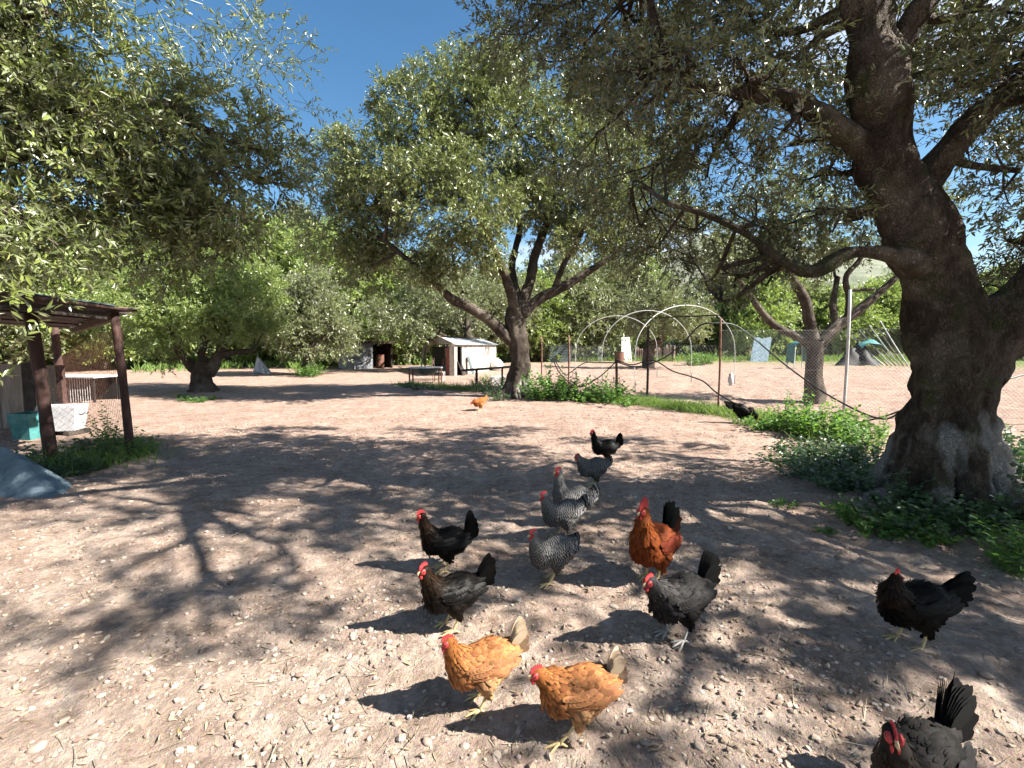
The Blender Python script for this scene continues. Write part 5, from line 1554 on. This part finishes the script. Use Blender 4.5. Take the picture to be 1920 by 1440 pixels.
        Vf, Qf, A, CC = feathers_mesh(np.array(b_), np.array(n_), np.array(f_), np.array(l_), np.array(wd), np.array(c_), lift=.004, curve=.002)
        link('wing', attr_mesh('wing', Vf, Qf, A, CC, soft=True), M[pal['mat']], root)
    # tail fan
    b_, n_, f_, l_, wd, c_, bd = [], [], [], [], [], [], []
    nt = 16 if not rooster else 14
    base = rump + np.array([-.005, 0, .022])
    for layer in range(3):
        for j in range(nt):
            t = j / (nt - 1) * 2 - 1
            el = R(tail_up + (8 - 20 * abs(t)) - layer * 16)
            yaw = t * R(15 + 5 * layer)
            f = np.array([-math.cos(el) * math.cos(yaw), math.sin(yaw) * .75, math.sin(el)])
            nn = nrm(np.array([.1, math.copysign(1.0, t if t else 1), .25]) * np.array([1, .5 + abs(t), 1]))
            nn = nrm(nn - f * np.dot(f, nn))
            b_.append(base + np.array([-.012 * layer, t * .020, -.012 * layer])); n_.append(nn); f_.append(nrm(f)); l_.append(tail_len * 1.3 * (1 - .22 * layer) * (1 - .22 * abs(t)) * rng.uniform(.9, 1.06)); wd.append(tail_w * (1 - .1 * layer))
            base_c = np.array(pal['tail']) if layer < 1 else np.array(pal['tail']) * .5 + np.array(pal['body']) * .5
            c_.append(base_c * (1 + rng.uniform(-.5, .5) * pal['var'])); bd.append(0)
    if rooster:
        for j in range(9):
            t = (j - 4) / 4
            el = R(82 - 9 * abs(t))
            f = nrm(np.array([-math.cos(el), t * .22, math.sin(el)]))
            nn = nrm(np.array([.2, 1 if t >= 0 else -1, .2])); nn = nrm(nn - f * np.dot(f, nn))
            b_.append(base); n_.append(nn); f_.append(f); l_.append(.23 * (1 - .3 * abs(t))); wd.append(.026); c_.append(np.array([.008, .011, .010])); bd.append(-.25)
    Vf, Qf, A, CC = feathers_mesh(np.array(b_), np.array(n_), np.array(f_), np.array(l_), np.array(wd), np.clip(np.array(c_), .004, .9), lift=0.0, bend=np.array(bd))
    link('tail', attr_mesh('tail', Vf, Qf, A, CC), M[pal['mat']], root)
    # head parts
    up = np.array([0, 0, 1.0]); up = nrm(up - hd * np.dot(up, hd)); side = np.cross(up, hd)
    n = 13
    prof = []
    for i in range(n):
        t = i / (n - 1)
        hgt = comb * (.35 + .9 * math.sin(math.pi * (t * .8 + .12))) * (1.0 if i % 2 else .55)
        prof.append((.030 - t * (.054 if not rooster else .070), hgt * 1.05))
    Vc = []
    for u_, z_ in prof:
        c0 = H + hd * u_ + up * (.015 - max(0, u_) * .2)
        c1 = H + hd * (u_ - z_ * .25) + up * (.020 + z_)
        for cc, th in ((c0, .0048), (c1, .0016)):
            Vc += [cc + side * th, cc - side * th]
    Q = []
    for i in range(n - 1):
        a = i * 4
        Q += [[a, a + 4, a + 6, a + 2], [a + 1, a + 3, a + 7, a + 5], [a + 2, a + 6, a + 7, a + 3]]
    Q += [[0, 2, 3, 1], [(n - 1) * 4, (n - 1) * 4 + 1, (n - 1) * 4 + 3, (n - 1) * 4 + 2]]
    link('comb', fast_mesh('comb', np.array(Vc), np.array(Q), False), M['comb'], root)
    Rm = np.stack([hd, side, up], 1)
    def ell(nm_, c, r, mat, **kw):
        V_, Q_, T_ = ellipsoid((0, 0, 0), r, 10, 7, **kw)
        return link(nm_, fast_mesh(nm_, V_ @ Rm.T + c, [Q_, T_], True), mat, root)
    wl_ = .012 if not rooster else .024
    for sd in (1, -1):
        ell('face', H + hd * .012 + side * sd * .0135 - up * .001, (.0200, .0105, .0165), M['comb'], lump=.12)
        ell('wattle', H + hd * .026 + side * sd * .008 - up * (.018 + wl_ * .6), (.010, .0042, wl_ * 1.15), M['comb'], lump=.1)
        ell('eye', H + hd * .016 + side * sd * .0232 + up * .005, (.0040, .0028, .0040), M['eye'])
    bk = MB()
    bl = .026
    for (u0, z0, r0, tipz) in ((.026, .002, .0080, -.009), (.026, -.007, .0060, -.011)):
        ring = [H + hd * u0 + up * z0 + (side * math.cos(a) * .8 + up * math.sin(a)) * r0 for a in np.linspace(0, 2 * math.pi, 8, endpoint=False)]
        ring2 = [H + hd * (u0 + bl * .6) + up * (z0 - .001) + (side * math.cos(a) * .7 + up * math.sin(a)) * r0 * .6 for a in np.linspace(0, 2 * math.pi, 8, endpoint=False)]
        tip = H + hd * (u0 + bl * (1.0 if z0 > 0 else .8)) + up * tipz
        j = np.arange(8); k2 = (j + 1) % 8
        bk.add(np.array(ring + ring2 + [tip]), np.stack([j, k2, k2 + 8, j + 8], 1), np.stack([j + 8, k2 + 8, np.full(8, 16)], 1))
    Vb, Fb = bk.get()
    link('beak', fast_mesh('beak', Vb, Fb, True), M['beak'], root)
    # legs
    for sd, f, hock in hips:
        ank = np.array([f[0] + .0, .05 * sd, .016])
        Vl, Ql, Tl = tube([hock + [0, 0, .012], (hock + ank) / 2 + np.array([-.004, 0, 0]), ank], [.0085, .0068, .0075], 7, 9, lump=.08, lscale=60)
        leg = link('leg', fast_mesh('leg', Vl, [Ql, Tl], True), M[shank], root)
        fm = MB()
        for ta, tl_ in ((0, .062), (.55, .052), (-.55, .052), (math.pi - .2 * sd, .028)):
            d = np.array([math.cos(ta), math.sin(ta), 0])
            Vt, Qt, Tt = tube([ank + [0, 0, .001], ank + d * tl_ * .5 + [0, 0, -.004], ank + d * tl_ + [0, 0, -.012], ank + d * (tl_ + .012) + [0, 0, -.016]], [.0072, .006, .0048, .001], 6, 9)
            fm.add(Vt, Qt, Tt)
        Vt, Ft = fm.get()
        link('foot', fast_mesh('foot', Vt, Ft, True), M[shank], leg)
    return root

def at(px, py):
    g = G(px, py)
    return (g.x, g.y, g.z + .004)

hen('buff orange hen with cream tail walking foremost beside its own long shadow', at(900, 1322), 199, 'buff', .88, head=(.150, .01, .352), tail_up=62, tail_len=.115, feet=((.015, -.02), (-.01, .02)), comb=.018)
hen('pale buff hen striding with one leg far forward, nearest the front edge', at(1078, 1378), 190, 'buff', .87, head=(.175, .012, .318), look=10, tail_up=66, tail_len=.10, feet=((.085, 0), (-.055, 0)), comb=.019, pitch=.04)
hen('upright black hen with raised tail behind the other black hen', at(832, 1068), 194, 'brownneck', .95, head=(.150, 0, .405), tail_up=72, tail_len=.135, pitch=.14, feet=((.0, .01),), comb=.024)
hen('black hen with brown neck walking just behind the buff hen', at(845, 1178), 206, 'brownneck', .95, head=(.150, .01, .375), look=22, tail_up=52, tail_len=.135, pitch=.10, feet=((.0, .01),), comb=.024)
hen('pale barred grey hen in front, standing with yellow legs in sunlight', at(1034, 1090), 205, 'barred', .93, head=(.140, 0, .355), tail_up=25, tail_len=.06, feet=((.05, -.06), (-.04, 0)), comb=.018)
hen('barred hen half hidden behind the foremost barred hen', at(1052, 1010), 200, 'barred', .98, head=(.150, 0, .36), tail_up=40, tail_len=.075, feet=((.0, .0),), comb=.02)
hen('tall barred hen with stretched neck in the middle of the barred group', at(1072, 985), 197, 'barred', 1.05, head=(.115, 0, .44), tail_up=40, tail_len=.075, pitch=.12, feet=((.0, .0),), comb=.022)
hen('barred hen farthest back, just in front of the far black hen', at(1110, 912), 194, 'barred', 1.0, head=(.165, 0, .33), tail_up=25, tail_len=.07, feet=((.01, -.02),), comb=.018)
hen('small black hen standing alert behind the barred hens', at(1132, 868), 186, 'black', 1.0, head=(.150, 0, .40), tail_up=62, tail_len=.12, pitch=.08, feet=((.0, .0),), comb=.024)
hen('chestnut rooster with tall black tail and large red comb', at(1222, 1092), 226, 'rooster', 1.16, head=(.115, 0, .425), look=-10, tail_up=72, tail_len=.14, pitch=.16, feet=((.06, -.03),), comb=.046, rooster=True, name='rooster')
hen('charcoal hen with silver-grey neck below the rooster', at(1268, 1198), 204, 'grey', 1.03, head=(.185, .01, .335), look=8, tail_up=70, tail_len=.135, feet=((.0, .02),), comb=.020, shank='shank_grey')
hen('black hen with head turned back, alone near the right edge', at(1706, 1212), 187, 'brownneck', 1.03, head=(.075, -.02, .335), look=205, tail_up=26, tail_len=.14, pitch=.05, feet=((-.01, .02),), comb=.022)
g = at(1712, 1560)
hen('dark grey hen cut by the bottom edge, facing the camera', g, 208, 'greyhead', .98, head=(.150, -.01, .37), look=42, tail_up=58, tail_len=.15, tail_w=.06, feet=((.02, -.02),), comb=.014, shank='shank_grey')
hen('small orange-brown hen pecking near the foot of the middle olive', at(899, 770), 205, 'brown', .92, head=(.20, 0, .20), tail_up=40, tail_len=.08, pitch=-.25, feet=((.0, .01),), comb=.018)
hen('black hen pecking in the grass strip by the fence', at(1392, 796), -8, 'black', 1.12, head=(.225, 0, .08), tail_up=10, tail_len=.15, pitch=-.38, feet=((.0, .02),), comb=.02, pecking=True, shank='shank_grey')

# ------------------------------------------------------------------ weeds, grass, stones, litter
def weed_mesh(kind, seed):
    """a clump of leafy stems about half a metre across, in local coordinates"""
    st = np.random.default_rng(seed)
    if kind == 'bush': ns, h, sp, nl, L, W = 26, .48, .26, 13, .060, .036
    elif kind == 'low': ns, h, sp, nl, L, W = 20, .20, .22, 9, .062, .046
    elif kind == 'tall': ns, h, sp, nl, L, W = 14, .75, .22, 16, .060, .034
    else: ns, h, sp, nl, L, W = 30, .34, .34, 11, .050, .040
    B, D = [], []
    A_, B_ = [], []
    for i in range(ns):
        a = st.uniform(0, 6.283); r = sp * math.sqrt(st.random())
        b0 = np.array([math.cos(a) * r * .6, math.sin(a) * r * .6, -.02])
        hh = h * st.uniform(.55, 1.15) * (1 - .35 * r / sp)
        tip = b0 + np.array([math.cos(a) * r * .9 + st.normal() * .05, math.sin(a) * r * .9 + st.normal() * .05, hh])
        mid = (b0 + tip) / 2 + np.array([0, 0, hh * .08])
        A_ += [b0, mid]; B_ += [mid, tip]
        for j in range(nl):
            t = .18 + .82 * j / (nl - 1)
            p = b0 * (1 - t) ** 2 + 2 * mid * t * (1 - t) + tip * t * t
            az = j * 2.4 + st.uniform(-.4, .4)
            d = np.array([math.cos(az), math.sin(az), .15 + .5 * (t - .5) + st.normal() * .2])
            B.append(p); D.append(d / np.linalg.norm(d))
    V, Q = leaf_arrays(np.array(B), np.array(D), L, W, False, 1.4, .1)
    V2, Q2 = stick_arrays(np.array(A_), np.array(B_), .0035, .002)
    return fast_mesh('leaves', V, Q, False), fast_mesh('stems', V2, Q2, False)

WEED = {}
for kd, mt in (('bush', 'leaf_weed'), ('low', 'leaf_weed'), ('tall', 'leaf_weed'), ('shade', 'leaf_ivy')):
    for v in range(2):
        ms = weed_mesh(kd, 40 + v + len(kd))
        for me in ms: me.materials.append(M[mt])
        WEED[kd, v] = ms

NAMING = {}
def name_by_place(o, px, py, what, marks, cat, group):
    """label a look-alike by the landmark next to it and its order from there"""
    lm = min(marks, key=lambda m: math.hypot((m[1] - px), 1.6 * (m[2] - py)))
    dx, dy = px - lm[1], 1.6 * (py - lm[2])
    rel = ('right of' if dx > 0 else 'left of') if abs(dx) > abs(dy) else ('in front of' if dy > 0 else 'behind')
    tag(o, 'x', cat, group)
    NAMING.setdefault((what, rel, lm[0]), []).append((math.hypot(dx, dy), o))
ORD = ['nearest', 'second nearest', 'third nearest', 'fourth nearest', 'fifth nearest', 'sixth nearest', 'seventh nearest', 'eighth nearest', 'ninth nearest', 'tenth nearest', 'eleventh nearest', 'twelfth nearest', 'thirteenth nearest', 'fourteenth nearest']
def write_names():
    for (what, rel, lm), lst in NAMING.items():
        lst.sort(key=lambda t: t[0])
        for k, (_, o) in enumerate(lst):
            o['label'] = f'{what} {rel} {lm}' + ('' if len(lst) == 1 else f', {ORD[min(k, 13)]} to it')

def weed(px, py, kind, sc, what, group=None, marks=None):
    g = G(px, py)
    lv, stm = WEED[kind, random.randrange(2)]
    o = bpy.data.objects.new('weed_plant', None)
    o.empty_display_size = .05
    COL.objects.link(o)
    for nm_, me in (('leaves', lv), ('stems', stm)):
        c = bpy.data.objects.new(nm_, me); COL.objects.link(c); c.parent = o; c['kind'] = 'stuff'
    o.location = (g.x, g.y, g.z)
    o.rotation_euler = (0, 0, random.uniform(0, 6.28))
    o.scale = (sc, sc, sc * random.uniform(.85, 1.15))
    name_by_place(o, px, py, what, marks, 'weed', group)
    return o

K_FENCE = [('the middle olive trunk', 970, 745), ('the short rusty post', 1155, 742), ('the tall fence post', 1346, 773), ('the pale metal post', 1582, 774), ('the black pecking hen', 1392, 796)]
K_ROOT = [('the leaning olive trunk', 1765, 950)]
K_POST = [('the slim shelter post', 246, 858), ('the thick shelter post', 97, 868)]
K_BED = [('the low metal table', 795, 720), ('the dark plank table', 915, 728)]
K_OLD = [('the small dense olive', 577, 704)]
K_LOW = [('the low forked olive', 382, 735)]
K_FAR = [('the teal bin', 1310, 669)]
LAB_FENCE = 'leafy green weed'
LAB_ROOT = 'dark leafy weed'
LAB_SUN = 'small bright weed'
LAB_POST = 'leafy plant growing'
LAB_BED = 'shaded leafy plant'
for px, py, k, s in ((1010, 752, 'bush', 1.5), (1030, 748, 'bush', 1.9), (1055, 752, 'bush', 1.6), (1075, 745, 'bush', 1.4), (1095, 752, 'low', 1.6), (1115, 750, 'bush', 1.3), (1135, 755, 'bush', 1.5), (1160, 752, 'bush', 1.6), (1180, 758, 'low', 1.6), (1040, 738, 'bush', 1.1), (1150, 745, 'tall', .9),
                     (1480, 812, 'bush', 1.2), (1505, 818, 'bush', 1.3), (1545, 822, 'low', 1.8), (1580, 825, 'bush', 1.2), (1520, 800, 'tall', .9), (1470, 800, 'tall', .8), (1560, 812, 'bush', 1.1), (1620, 850, 'bush', 1.2), (1600, 830, 'bush', 1.0), (1650, 840, 'tall', .8), (1440, 808, 'low', 1.2), (1410, 800, 'low', .9)):
    weed(px, py, k, s, LAB_FENCE, 'weeds along the fence', K_FENCE)
for px, py, s in ((1500, 880, 1.0), (1540, 870, 1.1), (1585, 880, 1.2), (1620, 900, 1.2), (1560, 920, 1.0), (1600, 935, 1.1), (1640, 950, 1.0), (1680, 990, .8), (1720, 1000, .8), (1790, 1000, 1.0), (1830, 985, 1.2), (1870, 960, 1.3), (1900, 930, 1.4), (1850, 930, 1.3), (1810, 960, 1.1), (1890, 890, 1.3), (1920, 1000, 1.1), (1530, 850, .9), (1940, 880, 1.5), (1900, 850, 1.3), (1760, 1000, .9), (1500, 905, .8), (1660, 915, 1.0)):
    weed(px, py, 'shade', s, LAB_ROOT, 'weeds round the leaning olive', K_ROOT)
for px, py, s, k in ((1615, 990, .75, 'low'), (1640, 1005, .6, 'low'), (1720, 1008, .8, 'low'), (1745, 1022, .6, 'low'), (1580, 965, .35, 'low'), (1470, 955, .35, 'low'), (1915, 1075, .75, 'bush'), (1930, 1050, .8, 'bush'), (1545, 1000, .3, 'low'), (1690, 980, .4, 'low'), (1560, 930, .4, 'low')):
    weed(px, py, k, s, LAB_SUN, 'sunlit weeds before the leaning olive', K_ROOT)
for px, py, s, k in ((252, 858, .7, 'bush'), (270, 850, .6, 'bush'), (225, 848, .8, 'bush'), (195, 850, .9, 'shade'), (165, 852, .9, 'shade'), (140, 862, .8, 'shade'), (60, 880, .9, 'shade'), (20, 885, .9, 'shade'), (110, 885, .8, 'shade'), (150, 885, .6, 'shade'), (200, 830, .8, 'tall'), (180, 875, .5, 'shade'), (90, 905, .5, 'shade')):
    weed(px, py, k, s, LAB_POST, 'plants round the shelter', K_POST)
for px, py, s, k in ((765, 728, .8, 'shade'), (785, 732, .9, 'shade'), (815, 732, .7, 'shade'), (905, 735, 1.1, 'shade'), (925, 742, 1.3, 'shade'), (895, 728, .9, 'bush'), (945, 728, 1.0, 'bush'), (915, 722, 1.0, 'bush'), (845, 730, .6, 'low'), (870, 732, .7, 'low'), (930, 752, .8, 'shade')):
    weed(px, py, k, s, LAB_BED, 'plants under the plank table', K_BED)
for px, py, s, k in ((565, 706, 1.5, 'bush'), (580, 707, 1.6, 'bush'), (592, 705, 1.3, 'bush'), (573, 700, 1.6, 'tall')):
    weed(px, py, k, s, 'leafy green shoot', 'shoots at the small olive', K_OLD)
for px, py, s, k in ((350, 752, .7, 'low'), (372, 755, .8, 'low'), (400, 750, .7, 'low'), (340, 745, .6, 'low')):
    weed(px, py, k, s, 'low dull weed', 'weeds at the low olive', K_LOW)
for px, py, s, k in ((1300, 686, 2.6, 'bush'), (1312, 684, 2.8, 'bush'), (1322, 685, 2.4, 'bush')):
    weed(px, py, k, s, 'bright bushy plant', 'plants in the far field', K_FAR)

def grass_stuff():
    pts = []
    def strip(poly, n, w):
        for _ in range(n):
            i = random.randrange(len(poly) - 1); t = random.random()
            a, bq = poly[i], poly[i + 1]
            px, py = a[0] * (1 - t) + bq[0] * t, a[1] * (1 - t) + bq[1] * t
            r = ray(px, py); k = -CAMZ / r.z
            x, y = r.x * k + random.gauss(0, w), r.y * k + random.gauss(0, w)
            if (x - 3.94) ** 2 + (y - 4.4) ** 2 < .3: continue
            pts.append((x, y, 1.0))
    strip([(1000, 745), (1090, 748), (1170, 755), (1240, 762), (1330, 772), (1400, 785), (1460, 800)], 5200, .20)
    strip([(1180, 752), (1260, 765), (1340, 775)], 2600, .16)
    strip([(755, 722), (830, 728), (890, 732)], 1500, .3)
    strip([(1380, 780), (1460, 800), (1600, 840)], 900, .25)
    strip([(60, 880), (250, 862)], 700, .25)
    pts = np.array(pts)
    n = len(pts)
    z = low_height(pts[:, 0], pts[:, 1])
    B = np.stack([pts[:, 0], pts[:, 1], z - .01], 1)
    D = nrm(np.stack([rng.normal(size=n) * .45, rng.normal(size=n) * .45, np.ones(n)], 1))
    h = rng.uniform(.10, .34, n)
    sd = nrm(np.cross(D, rng.normal(size=(n, 3))))
    bend = np.stack([rng.normal(size=n) * .35, rng.normal(size=n) * .35, -np.abs(rng.normal(size=n)) * .12], 1)
    rows = []
    for t, w in ((0.0, .7), (.4, 1.0), (.75, .7), (1.0, .08)):
        c = B + (D * t + bend * t * t) * h[:, None]
        rows += [c - sd * .0042 * w, c + sd * .0042 * w]
    V = np.stack(rows, 1)
    q = np.arange(n)[:, None] * 8
    Q = np.concatenate([q + np.array([[2 * k, 2 * k + 1, 2 * k + 3, 2 * k + 2]]) for k in range(3)])
    tag(link('grass', fast_mesh('grass', V.reshape(-1, 3), Q, False), M['grass']), 'green grass tufts along the wire fence and table', 'grass', kind='stuff')
    # far rough grass under the background trees
    n = 26000
    a = rng.uniform(R(-60), R(60), n); d = rng.uniform(30, 66, n)
    x, y = np.sin(a) * d, np.cos(a) * d
    keep = ~((x > -2) & (y < 44)) & ~((np.abs(x + 8) < 5) & (y < 36)) & (y > 29 + 3 * np.sin(x * .7))
    x, y = x[keep], y[keep]; n = len(x)
    B = np.stack([x, y, np.full(n, -.02)], 1)
    D = nrm(np.stack([rng.normal(size=n) * .4, rng.normal(size=n) * .4, np.ones(n)], 1))
    V, Q = leaf_arrays(B, D, .55, .10, True, .2)
    tag(link('grass', fast_mesh('grass', V, Q, False), M['grass']), 'rough yellow-green grass under the far trees', 'grass', kind='stuff')
grass_stuff()

def ico():
    t = (1 + 5 ** .5) / 2
    v = nrm(np.array([(-1, t, 0), (1, t, 0), (-1, -t, 0), (1, -t, 0), (0, -1, t), (0, 1, t), (0, -1, -t), (0, 1, -t), (t, 0, -1), (t, 0, 1), (-t, 0, -1), (-t, 0, 1)]))
    f = np.array([(0, 11, 5), (0, 5, 1), (0, 1, 7), (0, 7, 10), (0, 10, 11), (1, 5, 9), (5, 11, 4), (11, 10, 2), (10, 7, 6), (7, 1, 8), (3, 9, 4), (3, 4, 2), (3, 2, 6), (3, 6, 8), (3, 8, 9), (4, 9, 5), (2, 4, 11), (6, 2, 10), (8, 6, 7), (9, 8, 1)])
    return v, f

def ico2():
    v, f = ico()
    v = list(map(tuple, v)); c = {}
    def m(a, b_):
        k = (min(a, b_), max(a, b_))
        if k not in c:
            q = np.array(v[a]) + np.array(v[b_]); v.append(tuple(q / np.linalg.norm(q))); c[k] = len(v) - 1
        return c[k]
    g = []
    for a, b_, d in f:
        x, y, z = m(a, b_), m(b_, d), m(d, a)
        g += [(a, x, z), (b_, y, x), (d, z, y), (x, y, z)]
    return np.array(v), np.array(g)

def gravel():
    v, f = ico()
    n = 41000
    d = 1.0 + 11.0 * rng.random(n) ** 2.0
    a = rng.uniform(R(-58), R(58), n)
    x, y = np.sin(a) * d, np.cos(a) * d
    # stones gather in patches
    dens = fbm(np.stack([x * .9, y * .9, x * 0], 1), 3, 55)
    keep = rng.random(n) < np.clip(.55 + .7 * dens, .12, 1)
    x, y, d = x[keep], y[keep], d[keep]; n = len(x)
    s = np.exp(rng.normal(np.log(.0060), .50, n)) * (1 + d * .07)
    s = np.clip(s, .003, .017)
    rad = s[:, None] * rng.uniform(.6, 1.35, (n, 3)) * np.array([1, 1, .62])
    jit = 1 + rng.uniform(-.28, .28, (n, 12, 1))
    V = v[None] * jit * rad[:, None]
    th = rng.uniform(0, 6.283, n); c, sn = np.cos(th)[:, None], np.sin(th)[:, None]
    X = V[..., 0] * c - V[..., 1] * sn; Y = V[..., 0] * sn + V[..., 1] * c
    zc = np.stack([x, y, np.zeros(n)], 1)
    z = low_height(x, y) + .018 * fbm(zc * 3.1, 3, 5) * np.clip(1.3 - d / 22, 0, 1) + .010 * fbm(zc * 13, 3, 9) * np.clip(1.3 - d / 22, 0, 1) + s * .28
    V = np.stack([X + x[:, None], Y + y[:, None], V[..., 2] + z[:, None]], -1).reshape(-1, 3)
    F = (f[None] + np.arange(n)[:, None, None] * 12).reshape(-1, 3)
    tag(link('gravel', fast_mesh('gravel', V, F, False), M['stone']), 'small loose stones and clods scattered over the dirt', 'gravel', kind='stuff')
gravel()

K_HEN = [('the foremost buff hen', 905, 1318), ('the striding buff hen', 1085, 1372), ('the upright black hen', 840, 1066), ('the charcoal hen', 1268, 1196), ('the rooster', 1228, 1090), ('the black hen with turned head', 1712, 1212), ('the foremost barred hen', 1038, 1088), ('the hen cut by the bottom edge', 1680, 1400)]
def stones():
    v, f = ico2()
    temps = []
    for k in range(6):
        w = v * (1 + .30 * fbm(v * 1.4 + k * 5.3, 3, k))[:, None] * np.array([1.0, .78, .5])
        me = fast_mesh('stone', w, f, True); me.materials.append(M['stone']); temps.append(me)
    spots = [(68, 1395, .034), (450, 1333, .026), (712, 1195, .026), (690, 1213, .024), (318, 1287, .018), (1005, 1262, .02), (640, 1312, .016), (1150, 1140, .03), (1385, 1415, .035), (1330, 1290, .024), (1430, 1345, .02), (560, 1260, .018), (240, 1340, .018), (180, 1310, .016), (1760, 1100, .03), (1785, 1078, .032), (1850, 1270, .028), (1880, 1240, .022), (1840, 1200, .02), (1230, 1180, .018),
             (500, 1395, .02), (380, 1210, .016), (870, 1400, .022), (930, 1420, .026), (740, 1420, .02), (600, 1200, .018), (1480, 1130, .022), (1420, 1065, .022), (1600, 1140, .02), (1530, 1220, .022), (1250, 1350, .022), (1190, 1420, .024), (1560, 1330, .022), (1400, 1240, .018), (120, 1180, .02), (330, 1130, .018), (230, 1060, .018), (1350, 1010, .02), (1480, 1000, .022), (1100, 1210, .018), (980, 1180, .016), (800, 1390, .022), (1310, 1400, .02), (1870, 1130, .022), (1690, 1275, .02), (40, 1270, .02), (430, 1090, .016), (570, 1110, .018)]
    for i, (px, py, r) in enumerate(spots):
        g = G(px, py)
        o = bpy.data.objects.new('stone', temps[i % 6])
        COL.objects.link(o)
        o.location = (g.x, g.y, g.z + r * .2)
        o.scale = (r, r, r * random.uniform(.8, 1.2))
        o.rotation_euler = (random.uniform(-.25, .25), random.uniform(-.25, .25), random.uniform(0, 6.28))
        name_by_place(o, px, py, 'loose pale stone', K_HEN, 'stone', 'larger loose stones')
stones()
write_names()

def litter():
    n = 3000
    d = 1.1 + 8 * rng.random(n) ** 1.5
    a = rng.uniform(R(-56), R(56), n)
    x, y = np.sin(a) * d, np.cos(a) * d
    zc = np.stack([x, y, np.zeros(n)], 1)
    z = low_height(x, y) + .018 * fbm(zc * 3.1, 3, 5) + .010 * fbm(zc * 13, 3, 9) + .006
    B = np.stack([x, y, z], 1)
    th = rng.uniform(0, 6.283, n)
    D = nrm(np.stack([np.cos(th), np.sin(th), rng.normal(size=n) * .10], 1))
    V, Q = leaf_arrays(B, D, .044, .010, False, 3.0, .1)
    m = 1500
    th = rng.uniform(0, 6.283, m); i = rng.integers(0, n, m)
    A_ = B[i] + rng.normal(size=(m, 3)) * np.array([.1, .1, 0]); A_[:, 2] = B[i][:, 2] + .002
    L_ = rng.uniform(.04, .16, m)
    E = A_ + np.stack([np.cos(th) * L_, np.sin(th) * L_, rng.normal(size=m) * .006], 1)
    V2, Q2 = stick_arrays(A_, E, .0018, .0010)
    tag(link('litter', fast_mesh('litter', np.concatenate([V, V2]), np.concatenate([Q, Q2 + len(V)]), False), M['dry']), 'dry fallen leaves and straw on the dirt', 'leaf litter', kind='stuff')
litter()
